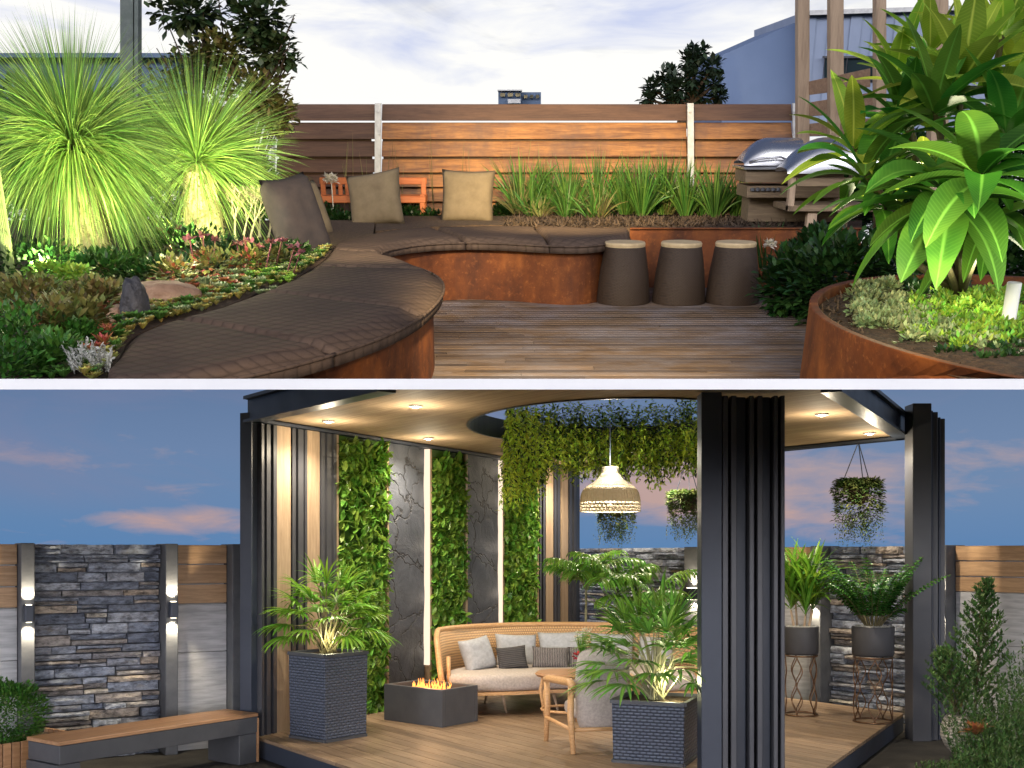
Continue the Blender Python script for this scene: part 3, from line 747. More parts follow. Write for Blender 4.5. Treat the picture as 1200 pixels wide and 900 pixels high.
# left wall line
WL0 = Vector(((12 - CX) / F * 9.95, 9.95, 0)); WL1 = Vector(((300 - CX) / F * 11.15, 11.15, 0))
def onL(px): return online(px, WL0, WL1)
BW = B + Vector((.25, .33, 0)); DW = D + Vector((.6, .1, 0))
def onR(px): return online(px, BW, DW)
GZ = -.2
def pillar(fn, a, b, lab, z0=GZ, lamp=True, dep=.12, lampz=1.18, zt=ZW + .004):
    P, Q = fn(a), fn(b); d = (Q - P).normalized(); nn = Vector((d.y, -d.x, 0)); mid = (P + Q) / 2; mid.z = z0
    m = MB(); W_ = (Q - P).length; an = math.atan2(d.y, d.x)
    c = (P + Q) / 2
    m.box((c.x, c.y, (z0 + zt) / 2), (W_, .26 + dep, zt - z0), an, .006)
    o = solo('wall_pillar', m, MT['pillar'], lab[0], 'pillar', mid, absolute=True, group='dark concrete pillars of the garden wall')
    if lamp:
        c2 = c + nn * (.13 + dep / 2); c2.z = lampz
        t = thing('wall_lamp', lab[1], 'wall lamp', c2, an, group='up-and-down wall lamps')
        m = MB(); m.box((0, -.05, 0), (W_ * .6, .1, .15), 0, .006); m.build('housing', MT['steel'], t)
        [(lambda q: (q.box((0, -.05, z_), (W_ * .35, .06, .004)), q.build('lens', MT['wlamp'], t)))(MB()) for z_ in (.077, -.077)]
        for sg in (1, -1):
            l = c2 + nn * .05 + Vector((0, 0, sg * .085))
            light('wall_lamp_beam', 'SPOT', l, 34, (1, .85, .6), aim=l + Vector((0, 0, sg)) - nn * .18, size=.012, cone=100, blend=.8)
    return o
def panel(fn, a, b, lab, zs, z0=GZ, zt=ZW, joints=(.75,)):
    P, Q = fn(a), fn(b); d = (Q - P).normalized(); nn = Vector((d.y, -d.x, 0)); W_ = (Q - P).length; an = math.atan2(d.y, d.x); c = (P + Q) / 2; c.z = z0
    t = thing('boundary_fence', lab, 'fence panel', c, an, group='oak and limed concrete fence panels')
    H = zt - z0; zz = zs - z0; k = 3; bh = (H - zz) / k
    for i in range(k):
        m = MB(); m.box((0, 0, zz + bh * (i + .5)), (W_ - .004, .05, bh - .012), 0, .004); m.build('oak_board', MT['oakx'], t)
    m = MB(); hz = [0] + [j - z0 for j in joints] + [zz]
    for a_, b_ in zip(hz[:-1], hz[1:]): m.box((0, .01, (a_ + b_) / 2), (W_ - .004, .06, b_ - a_ - .006), 0, .003)
    m.box((0, .055, H / 2), (W_ - .02, .02, H - .03))
    m.build('concrete_slab', MT['limed'], t)
    return t
panel(onL, -40, 20, 'oak and limed concrete fence panel at the far left edge', 1.22)
pillar(onL, 20.5, 37, ('dark concrete pillar left of the left stone wall', 'up-and-down wall lamp on the leftmost pillar'))
stonewall('stone_wall', 'grey stacked stone wall panel behind the wooden bench', onL(37.5), onL(187.5), GZ, ZW, 3)
pillar(onL, 188, 202.5, ('dark concrete pillar right of the left stone wall', 'up-and-down wall lamp between left stone wall and oak panel'))
panel(onL, 203, 265, 'oak and limed concrete fence panel behind the right end of the bench', 1.22)
pillar(onL, 265.5, 303, ('wide plain concrete pillar beside the pergola corner', ''), lamp=False)
# wall behind the pergola
stonewall('stone_wall', 'stacked stone wall seen behind the sofa palms', onR(660), onR(812), GZ, ZW, 11)
pillar(onR, 813, 838, ('dark concrete pillar just left of the front column', 'wall lamp glowing at the left edge of the front column'))
panel(onR, 839, 960.5, 'oak and concrete fence panel behind the strap leaved plant', 1.22)
pillar(onR, 961, 973, ('narrow concrete pillar between the two potted plants', 'wall lamp between the two tall potted plants'))
stonewall('stone_wall', 'stacked stone wall behind the right potted plant', onR(973.5), onR(1106), GZ, ZW, 23)
pillar(onR, 1107, 1120, ('dark concrete pillar right of the right finned column', 'wall lamp beside the right finned column'))
panel(onR, 1121, 1260, 'oak and limed concrete fence panel behind the juniper at the far right', 1.3)
# ---------- bench
P0 = Vector(LZ(52, 853, .25)); P1 = Vector(LZ(265, 827, .25)); P2 = Vector(LZ(303, 835.5, .25)); P3 = Vector(LZ(76, 869, .25))
bd = (P2 - P3).normalized(); bn = Vector((bd.y, -bd.x, 0)); bw = .46
S0 = P3.copy() - bd * .05; Lb = (P2 - S0).length
t = thing('garden_bench', 'long steel framed bench with teak top below the left stone wall', 'bench', (S0.x, S0.y, GZ), math.atan2(bd.y, bd.x))
m = MB(); m.box((Lb / 2, bw / 2, .435), (Lb, bw, .03), 0, .004); m.build('seat', MT['teak'], t)
m = MB()
m.box((Lb / 2 + .0, bw / 2, .345), (Lb - .02, bw - .01, .145), 0, .004)
m.build('apron', MT['graphite'], t)
for xx in (.09, Lb - .115):
    m = MB(); m.box((xx, bw / 2, .135), (.2, bw - .02, .268), 0, .004); m.build('leg', MT['graphite'], t)
m = MB(); m.box((Lb - .005, bw / 2, .205), (.016, bw + .004, .40)); m.build('end_board', MT['teak'], t)
# ---------- boxwood in slatted planter
c = Vector((-4.22, 9.32, .18)); bx_ = thing('boxwood_planter', 'low slatted wooden planter at the bottom left corner', 'planter', (c.x, c.y - .12, GZ), math.atan2(bd.y, bd.x))
m = MB()
for k in range(14):
    m.box((-.5 + k * .075, -.28, .19), (.066, .02, .38), 0, .003)
for k in range(7): m.box((.52, -.24 + k * .075, .19), (.02, .066, .38), 0, .003)
m.build('slats', MT['teak'], bx_)
m = MB(); m.box((0, -.02, .18), (1.02, .5, .33)); m.build('liner', MT['soil'], bx_)
def leafball(m, c, r, n, L, w, shell=.75, up=.3, dr=.4, prof='leaf', seg=2):
    for i in range(n):
        v = Vector((R.gauss(0, 1), R.gauss(0, 1), R.gauss(0, 1))).normalized()
        k = R.uniform(shell, 1.0); cl = .88 + .22 * noise.noise(Vector((v.x * 2.2 + c[0], v.y * 2.2, v.z * 2.2 + c[2])))
        p = Vector((c[0] + v.x * r[0] * k * cl, c[1] + v.y * r[1] * k * cl, c[2] + v.z * r[2] * k * cl))
        m.blade(p, v + Vector((R.uniform(-.7, .7), R.uniform(-.7, .7), R.uniform(-.4, .6) + up)), R.uniform(.7, 1.3) * L, R.uniform(.8, 1.2) * w, dr, seg, prof)
m = MB(); cc = LY(14, 838, c.y - .05); leafball(m, (0, 0, 0), (.34, .32, .33), 5000, .035, .02, .7)
solo('boxwood_shrub', m, MT['box'], 'clipped round boxwood shrub in the slatted planter', 'shrub', (cc.x, c.y - .12, cc.z))
# ---------- square wicker planters with fan palms
def fanleaf(m, p, d, Rr, nb=11, w=.035, spread=2.3, dr=.5):
    d = Vector(d).normalized(); up = Vector((0, 0, 1)); sd = d.cross(up)
    if sd.length < .1: sd = Vector((1, 0, 0))
    sd.normalize(); nn = sd.cross(d)
    for k in range(nb):
        a = (k / (nb - 1) - .5) * spread
        q = (d * math.cos(a) + sd * math.sin(a) + nn * .12).normalized()
        m.blade(p, q, Rr * (1 - .22 * abs(a) / (spread / 2)) * R.uniform(.9, 1.08), w, dr * R.uniform(.7, 1.3), 5, 'lance', R.uniform(-.25, .25), fold=.35)
def wickerpot(pf, pl, pr, ptop, lab, name='square_planter', taper=.97):
    """pf/pl/pr: ground points of front, left and right corners"""
    pf, pl, pr = Vector(pf), Vector(pl), Vector(pr)
    a = (pl - pf); b = (pr - pf); s = (a.length + b.length) / 2
    mid = (a.normalized() + b.normalized()).normalized(); an = math.atan2(mid.y, mid.x) - PI / 2
    c = pf + mid * (s * math.sqrt(.5))
    t = thing(name, lab, 'planter', c, an - PI / 4 + 0, group='tall square grey wicker planters')
    h = ptop; k = s / 2
    m = MB(); b0 = k * taper
    m.hexa([(-b0, -b0, 0.02), (b0, -b0, 0.02), (b0, b0, 0.02), (-b0, b0, 0.02), (-k, -k, h - .03), (k, -k, h - .03), (k, k, h - .03), (-k, k, h - .03)])
    o = m.build('body', MT['wicker'], t)
    m = MB()
    for q in range(4):
        x0, y0 = [(-k, -k), (k, -k), (k, k), (-k, k)][q]; x1, y1 = [(-k, -k), (k, -k), (k, k), (-k, k)][(q + 1) % 4]
        m.bar((x0, y0, h - .015), (x1, y1, h - .015), .035, .03)
    m.build('rim', MT['graphite'], t); m = MB()
    for q in range(4):
        x0, y0 = [(-k, -k), (k, -k), (k, k), (-k, k)][q]; x1, y1 = [(-k, -k), (k, -k), (k, k), (-k, k)][(q + 1) % 4]
        m.bar((x0 * taper, y0 * taper, .012), (x1 * taper, y1 * taper, .012), .03, .024)
    m.build('base', MT['graphite'], t)
    m = MB(); m.box((0, 0, h - .03), (2 * k - .04, 2 * k - .04, .01)); m.build('soil', MT['soil'], t)
    return t, c, s, h
t, c, s, h = wickerpot(LZ(381, 871), LZ(341, 863), LZ(425, 862.5), .80, 'tall square wicker planter before the left slatted wall')
pc = Vector((c.x, c.y, h - .02))
t = thing('fan_palm', 'bushy fan palm in the wicker planter left of the fire pit', 'potted palm', pc)
ms = MB(); ml = MB(); ml2 = MB()
S = Yp = c.y / F
def rhapis(ms, ml, tips, Rr, nb, w, droop):
    for (x, y_, z) in tips:
        q = Vector((x, y_, z)); b0 = Vector((R.uniform(-.06, .06), R.uniform(-.06, .06), 0))
        mid = b0.lerp(q, .55) + Vector((0, 0, .12))
        ms.tube([b0, mid, q], [.009, .006, .004], 5)
        d = (q - mid).normalized() + Vector((0, 0, .1))
        fanleaf(ml, q, d, Rr * R.uniform(.85, 1.15), nb, w, 2.6, droop)
tips = []
for k in range(36):
    a = k * 2.39996; el = (k / 36.0)
    r_ = .12 + .30 * math.sqrt(el); z = .52 * (1 - el) + .12 + R.uniform(-.04, .05)
    tips.append((r_ * math.cos(a), r_ * math.sin(a), z))
rhapis(ms, ml, tips, .31, 13, .030, .75)
ms.build('stem', MT['stem'], t); ml.build('foliage', MT['palmlime'], t, True)
light('planter_uplight', 'POINT', pc + Vector((.04, -.16, .14)), 8, (1, .95, .6), size=.04)
# right planter
pf = Vector((cx(802, 8.86), 8.86, 0)); pl = Vector((cx(717, 9.08), 9.08, 0)); 
a = pl - pf; b = Vector((-a.y, a.x, 0)); b = b if b.y > 0 else -b
pr = pf + b
t, c, s, h = wickerpot(pf, pl, pr, E - (822 - HZ) / F * 8.95, 'square wicker planter at the bottom centre beside the front column')
pc = Vector((c.x, c.y, h - .02))
t = thing('fan_palm', 'large fan palm lit from below beside the front column', 'potted palm', pc)
ms = MB(); ml = MB(); tips = []
for k in range(44):
    a = k * 2.39996; el = k / 44.0
    r_ = .10 + .33 * math.sqrt(el); z = .60 * (1 - el) ** .9 + .10 + R.uniform(-.04, .06)
    tips.append((r_ * math.cos(a) - .07, r_ * math.sin(a) - .05, z))
rhapis(ms, ml, tips, .36, 11, .036, .6)
ms.tube([(0, 0, 0), (.02, 0, .5)], [.035, .02], 8)
ms.build('stem', MT['trunkpale'], t); ml.build('foliage', MT['palm'], t, True)
light('planter_uplight', 'POINT', pc + Vector((.10, -.14, .16)), 8, (1, .95, .55), size=.04)
# ---------- fire pit
pf, pl, pr = LZ(518, 853), LZ(450, 843.5), LZ(560, 845)
a = pl - pf; b = pr - pf
t = thing('fire_pit', 'low graphite box fire pit with small flames', 'fire pit', pf)
h = E - (809 - HZ) / F * pf.y; T_ = .05
def P4(u_, v_, z): q = a * u_ + b * v_; return Vector((q.x, q.y, z))
m = MB()
fu, fv = T_ / a.length, T_ / b.length
for (u0, u1, v0, v1) in ((0, 1, 0, fv), (0, 1, 1 - fv, 1), (0, fu, fv + .002, 1 - fv - .002), (1 - fu, 1, fv + .002, 1 - fv - .002)):
    q = [P4(u0, v0, 0), P4(u0, v1, 0), P4(u1, v1, 0), P4(u1, v0, 0)]
    m.hexa(q + [Vector((p.x, p.y, h)) for p in q])
bevel(m.build('box', MT['graphite'], t), .004)
m = MB(); q = [P4(fu, fv, h - .07), P4(fu, 1 - fv, h - .07), P4(1 - fu, 1 - fv, h - .07), P4(1 - fu, fv, h - .07)]; m.add(q, [(0, 1, 2, 3)])
for i in range(160):
    p = P4(R.uniform(.15, .85), R.uniform(.2, .8), h - .07); m.box(p, (.03, .03, .025), R.uniform(0, 3))
m.build('burner_bed', MT['rockdk'], t)
m = MB()
for i in range(60):
    p = P4(R.uniform(.2, .8), .5 + R.uniform(-.10, .10), h - .06); hh = R.uniform(.02, .125) ; k_ = R.uniform(.5, 1); lx, ly = R.uniform(-.03, .03), R.uniform(-.02, .02)
    m.tube([p, p + Vector((lx * .2, ly * .2, hh * .3)), p + Vector((lx, ly, hh * .65)), p + Vector((lx * .4, ly, hh))], [.006 * k_, .014 * k_, .008 * k_, .0008], 7)
m.build('flame', MT['flame'], t, True)
light('fire_glow', 'POINT', pf + a * .5 + b * .5 + Vector((0, 0, h + .1)), 5, (1, .5, .2), size=.08)
# ---------- sofa
def arc(cxx, cyy, rx, ry, a0, a1, n):
    return [(cxx + rx * math.cos(math.radians(a0 + (a1 - a0) * i / n)), cyy + ry * math.sin(math.radians(a0 + (a1 - a0) * i / n))) for i in range(n + 1)]
sc = Vector((.64, 12.25, 0))
t = thing('rattan_sofa', 'curved rattan sofa with beige seat along the back of the pergola', 'sofa', sc)
# seat outline in plan (relative), curved like a bean; back follows the rear
back = arc(0, -.25, 1.42, 1.15, 196, -14, 40)     # from left front round the rear to right front
hback = []
m = MB(); vs = []; fs = []; nb_ = len(back); TK = .05
def bh(i):
    tt = i / (nb_ - 1); e = min(tt, 1 - tt)
    return .50 + .37 * min(1, (e / .10)) ** .45
for i, (x, y_) in enumerate(back):
    nx_, ny_ = x / 1.42, (y_ + .25) / 1.15; ln = math.hypot(nx_, ny_); nx_ /= ln; ny_ /= ln
    H = bh(i)
    vs += [(x, y_, .30), (x + nx_ * .06, y_ + ny_ * .06, H), (x + nx_ * (.06 - TK), y_ + ny_ * (.06 - TK), H), (x - nx_ * TK, y_ - ny_ * TK, .30)]
for i in range(nb_ - 1):
    for k in range(4):
        a_, b_ = i * 4 + k, i * 4 + (k + 1) % 4
        fs.append((a_, a_ + 4, b_ + 4, b_))
m.add(vs, fs); m.build('backrest', MT['rattan'], t, True)
m = MB(); pts = []
for i, (x, y_) in enumerate(back):
    nx_, ny_ = x / 1.42, (y_ + .25) / 1.15; ln = math.hypot(nx_, ny_)
    pts.append((x + nx_ / ln * .035, y_ + ny_ / ln * .035, bh(i)))
pts = [(back[0][0], back[0][1], .26)] + pts + [(back[-1][0], back[-1][1], .26)]
m.tube(pts, .033, 8); m.tube([(x, y_, .29) for x, y_ in back], .03, 8)
for x in (0, 1): m.tube([(back[-x][0] + (.06 if x == 0 else -.06), back[-x][1] + .06, .26), (back[-x][0] + (.05 if x == 0 else -.05), back[-x][1] + .08, .62)], .022, 8)
m.build('rim', MT['rattanrim'], t, True)
inner = [(x * .955, (y_ + .25) * .945 - .25) for x, y_ in back]
front = [(1.0, -.62), (.55, -.50), (.15, -.34), (-.2, -.42), (-.6, -.58), (-1.0, -.68)]
seatp = inner + front
m = MB(); m.prism([(x, y_) for x, y_ in seatp], .26, .44); o = m.build('seat', MT['sofafab'], t); bevel(o, .06, 4); o.data.polygons.foreach_set('use_smooth', [True] * len(o.data.polygons))
m = MB(); m.prism([(x * 1.0, y_) for x, y_ in seatp], .225, .258); m.build('seat_frame', MT['rattanrim'], t)
for x, y_, dx, dy in ((-1.15, -.5, -.08, -.06), (-.75, -.35, .05, .02), (-.2, -.25, .06, -.08), (1.1, -.45, .08, -.06), (-.9, .4, -.05, .1), (.9, .4, .05, .1), (.45, -.3, .03, -.06)):
    m = MB(); m.tube([(x, y_, .23), (x + dx, y_ + dy, 0)], [.022, .012], 10); m.build('leg', MT['leg'], t, True)
def cushion(w_, h_, th, mat, name, lab, loc, rz, tilt, rollz=0.0, group=None, up=False, cat='cushion', puff=.5):
    bm = bmesh.new(); nx = 14; vs = {}
    for sgn_ in (1, -1):
        for i in range(nx + 1):
            for j in range(nx + 1):
                if sgn_ < 0 and (i in (0, nx) or j in (0, nx)): vs[(i, j, -1)] = vs[(i, j, 1)]; continue
                a_, b_ = i / nx * 2 - 1, j / nx * 2 - 1
                pin = 1 - .07 * (1 - a_ * a_) * abs(b_) ** 3 if True else 1
                x = w_ / 2 * a_ * (1 - .07 * (1 - b_ * b_) * abs(a_) ** 2); z = h_ / 2 * b_ * (1 - .07 * (1 - a_ * a_) * abs(b_) ** 2) + h_ / 2
                y_ = sgn_ * th / 2 * ((1 - a_ ** 4) * (1 - b_ ** 4)) ** puff
                y_ += .012 * noise.noise(Vector((a_ * 2.5 + loc[0], b_ * 2.5, sgn_))) * (1 - a_ * a_) * (1 - b_ * b_) * (th / .12)
                vs[(i, j, sgn_)] = bm.verts.new((x, y_, z))
    for sgn_ in (1, -1):
        for i in range(nx):
            for j in range(nx):
                f = [vs[(i, j, sgn_)], vs[(i + 1, j, sgn_)], vs[(i + 1, j + 1, sgn_)], vs[(i, j + 1, sgn_)]]
                try: bm.faces.new(f if sgn_ < 0 else f[::-1])
                except ValueError: pass
    me = bpy.data.meshes.new(name); bm.to_mesh(me); bm.free(); me.materials.append(mat); me.polygons.foreach_set('use_smooth', [True] * len(me.polygons))
    o = bpy.data.objects.new(name, me); COL.objects.link(o); tag(o, lab, cat, group)
    o.matrix_basis = (TU if up else ID) @ Matrix.Translation(loc) @ Matrix.Rotation(rz, 4, 'Z') @ Matrix.Rotation(-tilt, 4, 'X') @ Matrix.Rotation(rollz, 4, 'Y')
    return o
def onsofa(px, Y, z=.42): return Vector((cx(px, Y), Y, z))
G1 = 'plain grey scatter cushions on the rattan sofa'
cushion(.44, .38, .17, MT['greycush'], 'scatter_cushion', 'plain grey cushion leaning at the left arm of the sofa', onsofa(566, 12.25), .75, .35, -.12, G1)
cushion(.50, .38, .16, MT['greycush'], 'scatter_cushion', 'plain grey cushion second from the sofa left arm', onsofa(606, 12.72), .28, .3, .04, G1)
cushion(.56, .40, .16, MT['greycush'], 'scatter_cushion', 'plain grey cushion behind the zigzag bolster', onsofa(660, 12.85), .05, .3, -.03, G1)
cushion(.52, .38, .16, MT['greycush'], 'scatter_cushion', 'plain grey cushion behind the flower vase', onsofa(716, 12.85), -.1, .3, .03, G1)
cushion(.44, .36, .15, MT['greycush'], 'scatter_cushion', 'plain grey cushion behind the lit palm', onsofa(768, 12.65), -.4, .3, .0, G1)
cushion(.34, .27, .12, MT['darkknit'], 'scatter_cushion', 'small dark ribbed cushion on the sofa', onsofa(602, 12.3), .15, .3, -.10)
cushion(.42, .25, .13, MT['zigknit'], 'bolster_cushion', 'dark zigzag knitted bolster left of the vase', onsofa(645, 12.42), .02, .25, .03, 'zigzag bolster cushions')
cushion(.36, .25, .13, MT['zigknit'], 'bolster_cushion', 'dark zigzag knitted bolster half hidden by the flower vase', onsofa(684, 12.45), -.1, .25, -.02, 'zigzag bolster cushions')
# ---------- coffee table with vase
Yt = 11.5; tc_ = Vector((cx(664, Yt), Yt, 0)); tz = E - (787 - HZ) / F * Yt
t = thing('coffee_table', 'round rattan coffee table between sofa and armchair', 'table', tc_)
m = MB(); m.lathe([(0, tz - .045), (.31, tz - .045), (.33, tz - .022), (.31, tz), (0, tz)], n=40); m.build('tabletop', MT['teak'], t, False)
for k in range(5):
    a_ = 2 * PI * k / 5 + 2.6; m = MB()
    m.tube([(.27 * math.cos(a_), .27 * math.sin(a_), tz - .04), (.31 * math.cos(a_), .31 * math.sin(a_), tz * .55), (.25 * math.cos(a_), .25 * math.sin(a_), 0)], .02, 8); m.build('leg', MT['rattanrim'], t, True)
m = MB(); m.tube([(.26 * math.cos(2 * PI * k / 30), .26 * math.sin(2 * PI * k / 30), .1) for k in range(31)], .014, 6); m.build('stretcher', MT['rattanrim'], t, True)
vc = Vector((cx(682, Yt), Yt + .05, tz))
t = thing('flower_vase', 'small vase of white and red flowers on the coffee table', 'vase', vc)
m = MB(); m.lathe([(.0, 0), (.04, 0), (.06, .05), (.045, .11), (.03, .14), (.035, .16), (.03, .16)], n=20); m.build('vase', MT['pot'], t, True)
m = MB(); mf = MB(); mr = MB()
for i in range(70):
    a_ = R.uniform(0, 6.28); q = R.uniform(.1, .5); d = Vector((math.cos(a_) * q, math.sin(a_) * q, 1)); L_ = R.uniform(.15, .32)
    m.blade((0, 0, .14), d, L_, .012, .2, 4, 'grass')
    if i % 3 == 0:
        e = Vector((0, 0, .14)) + d.normalized() * L_
        for k in range(6): mf.blade(e, (R.uniform(-1, 1), R.uniform(-1, 1), R.uniform(0, 1)), .03, .02, .2, 2, 'leaf')
for i in range(40):
    v = Vector((R.gauss(0, 1), R.gauss(0, 1), R.gauss(0, 1))).normalized() * .03; mr.blade(Vector((-.05, -.05, .16)) + v, v, .03, .03, .1, 2, 'leaf')
m.build('stem', MT['palm'], t); mf.build('white_flower', MT['petal'], t); mr.build('red_flower', leafm('red_rose', (.5, .02, .04), (.4, .01, .03)), t)
# ---------- armchair seen from behind
ac = Vector((cx(692, 9.55), 9.55, 0))
t = thing('armchair', 'wooden framed armchair with beige boucle back facing the sofa', 'armchair', ac, .16)
k = 9.75 / F
def X(px): return (px - 692) * k
o_ = MB(); o_.box((.12, .05, .53), (.50, .15, .72), 0, .07); o = o_.build('backrest', MT['sofafab'], t); subsurf(o, 2)
o_ = MB(); o_.box((.12, .34, .33), (.52, .5, .17), 0, .05); o = o_.build('seat', MT['sofafab'], t); subsurf(o, 2)
for (x, y_) in ((-.27, .62), (.50, .62)):
    m = MB(); m.tube([(x, y_, 0), (x + .01, y_ - .02, .33), (x, y_ - .03, .56)], [.022, .028, .028], 10); m.build('leg', MT['rattanrim'], t, True)
for (x, sx) in ((-.17, -1), (.41, 1)):
    m = MB(); m.tube([(x, -.08, 0), (x + .01 * sx, -.02, .33), (x + .0, .0, .58)], [.022, .03, .028], 10); m.build('leg', MT['rattanrim'], t, True)
    m = MB(); m.tube([(x, -.07, .575), (x + .0, .05, .60), (x - .02 + (-.09 if sx < 0 else .09), .45, .59), (x + (-.1 if sx < 0 else .1), .66, .56)], [.034, .036, .033, .028], 12); m.build('arm', MT['rattanrim'], t, True)
m = MB(); m.tube([(-.17, -.03, .20), (.41, -.03, .20)], .018, 8); m.tube([(-.17, -.03, .2), (-.27, .6, .22)], .018, 8); m.tube([(.41, -.03, .2), (.5, .6, .22)], .018, 8); m.build('rail', MT['rattanrim'], t, True)
# ---------- kentia palms behind the sofa
def frond(ms, ml, p, d, L, leafL, w, dr=.9, pairs=16):
    p = Vector(p); d = Vector(d).normalized(); q = p.copy(); pts = [q.copy()]; ds = [d.copy()]
    for i in range(14):
        q = q + d * L / 14; d = (d + Vector((0, 0, -dr / 14))).normalized(); pts.append(q.copy()); ds.append(d.copy())
    ms.tube(pts, [.007 - .005 * i / 14 for i in range(15)], 5)
    for i in range(pairs):
        tt = .22 + .78 * i / pairs; f_ = tt * 14; k = min(13, int(f_)); c_ = pts[k].lerp(pts[k + 1], f_ - k); dd = ds[k]
        sd = dd.cross(Vector((0, 0, 1)));
        if sd.length < .05: sd = Vector((1, 0, 0))
        sd.normalize(); l_ = leafL * math.sin(PI * min(.97, tt * .85 + .12)) ** .6
        for sg in (1, -1):
            ml.blade(c_, sd * sg + dd * .75 + Vector((0, 0, .12)), l_ * R.uniform(.85, 1.15), w, 1.25 if w > .04 and leafL > .2 else .8, 4, 'lance', R.uniform(-.3, .3), fold=.3)
for px, Y, htop, lab, n_ in ((686, 13.75, 2.25, 'kentia palm behind the left half of the sofa', 9), (722, 13.4, 2.15, 'kentia palm behind the middle of the sofa', 10), (757, 13.2, 1.75, 'shorter kentia palm behind the right half of the sofa', 7)):
    b_ = Vector((cx(px, Y), Y, 0)); t = thing('kentia_palm', lab, 'palm', b_, group='kentia palms behind the sofa')
    ms = MB(); ml = MB()
    ms.tube([(0, 0, 0), (.01, 0, htop * .6)], [.02, .014], 8)
    for k in range(n_):
        a_ = k * 2.4 + px; e_ = R.uniform(.5, 1.6)
        frond(ms, ml, (0.01, 0, htop * .55), (math.cos(a_), math.sin(a_), e_ * 1.6 + .6), R.uniform(.6, .95), .36, .042, 1.9, 15)
    ms.build('stem', MT['trunkpale'], t); ml.build('foliage', MT['palm'], t, True)
# ---------- pots on wire stands
def potstand(px, pb, ptop, pmid, wpx, lab1, lab2):
    g = LZ(px, pb); k = g.y / F; hs = (pb - 3 - pmid) * k * 1.0; r = wpx * k / 2; hp = (pmid - ptop) * k
    t = thing('plant_stand', lab1, 'plant stand', g, R.uniform(0, 1), group='bronze wire plant stands')
    m = MB()
    for z in (.012, hs - .01): m = MB(); m.tube([(r * math.cos(2 * PI * q / 36), r * math.sin(2 * PI * q / 36), z) for q in range(37)], .009, 6); m.build('ring', MT['bronze'], t, True)
    nw = 5
    for q in range(nw):
        a0 = 2 * PI * q / nw
        for sg in (1, -1):
            m = MB(); pts = []
            for i in range(25):
                z = .012 + (hs - .022) * i / 24; a_ = a0 + sg * .34 * math.sin(i / 24 * PI * 2.0) ** 2 * 1.0
                pts.append((r * .97 * math.cos(a_), r * .97 * math.sin(a_), z))
            m.tube(pts, .0065, 6); m.build('wire', MT['bronze'], t, True)
    pc = Vector((g.x, g.y, hs))
    p_ = thing('round_pot', lab2, 'pot', pc, group='round charcoal pots on wire stands')
    m = MB(); m.lathe([(0, .004), (r * 1.0, .004), (r * 1.06, .03), (r * 1.08, hp - .01), (r * 1.06, hp), (r * 1.0, hp), (r * .98, hp - .05)], n=40); m.build('body', MT['pot'], p_, True)
    m = MB(); m.lathe([(0, hp - .015), (r * 1.0, hp - .02)], n=30)
    for i in range(160):
        a_, q = R.uniform(0, 6.28), r * math.sqrt(R.random()) * .95; s2 = R.uniform(.012, .022)
        m.lathe([(0, s2 * 1.6), (s2, s2 * .9), (s2 * .8, 0)], (q * math.cos(a_), q * math.sin(a_), hp - .02), 6)
    m.build('gravel', MT['pebble'], p_)
    return Vector((pc.x, pc.y, hs + hp - .02)), r
c1, r1 = potstand(939, 838, 731, 764, 37, 'bronze wire plant stand just right of the front column', 'round charcoal pot holding the upright strap leaved plant')
c2, r2 = potstand(1023, 846, 731, 766, 45, 'bronze wire plant stand before the right stone wall', 'wider round charcoal pot holding the feathery plant')
t = thing('dracaena', 'upright strap leaved plant in the pot beside the front column', 'potted plant', c1)
ms = MB(); ml = MB()
for k in range(7):
    a_ = k * 2.4; b_ = Vector((.08 * math.cos(a_), .08 * math.sin(a_), 0)); hh = R.uniform(.12, .3); e_ = b_ * 1.5 + Vector((0, 0, hh)); ms.tube([b_, e_], [.014, .01], 6)
    for q in range(26):
        an = q * 2.4; el = R.uniform(.5, 3.0)
        ml.blade(e_ + Vector((0, 0, q * .012)), (math.cos(an), math.sin(an), el), R.uniform(.35, .62), .042, R.uniform(.3, 1.0), 6, 'lance', R.uniform(-.3, .3), fold=.4)
ms.build('stem', MT['leg'], t); ml.build('foliage', MT['palmlime'], t, True)
t = thing('feather_plant', 'arching glossy leaved plant in the right pot', 'potted plant', c2)
ms = MB(); ml = MB()
for k in range(34):
    a_ = k * 2.4; el = R.uniform(.7, 3.2)
    frond(ms, ml, (.06 * math.cos(a_), .06 * math.sin(a_), 0), (math.cos(a_), math.sin(a_), el), R.uniform(.55, .95), .11, .05, .75, 17)
ms.build('stem', MT['stem'], t); ml.build('foliage', leafm('glossy_leaf', (.025, .10, .015), (.06, .18, .03), .5, .02, .2, .25), t, True)
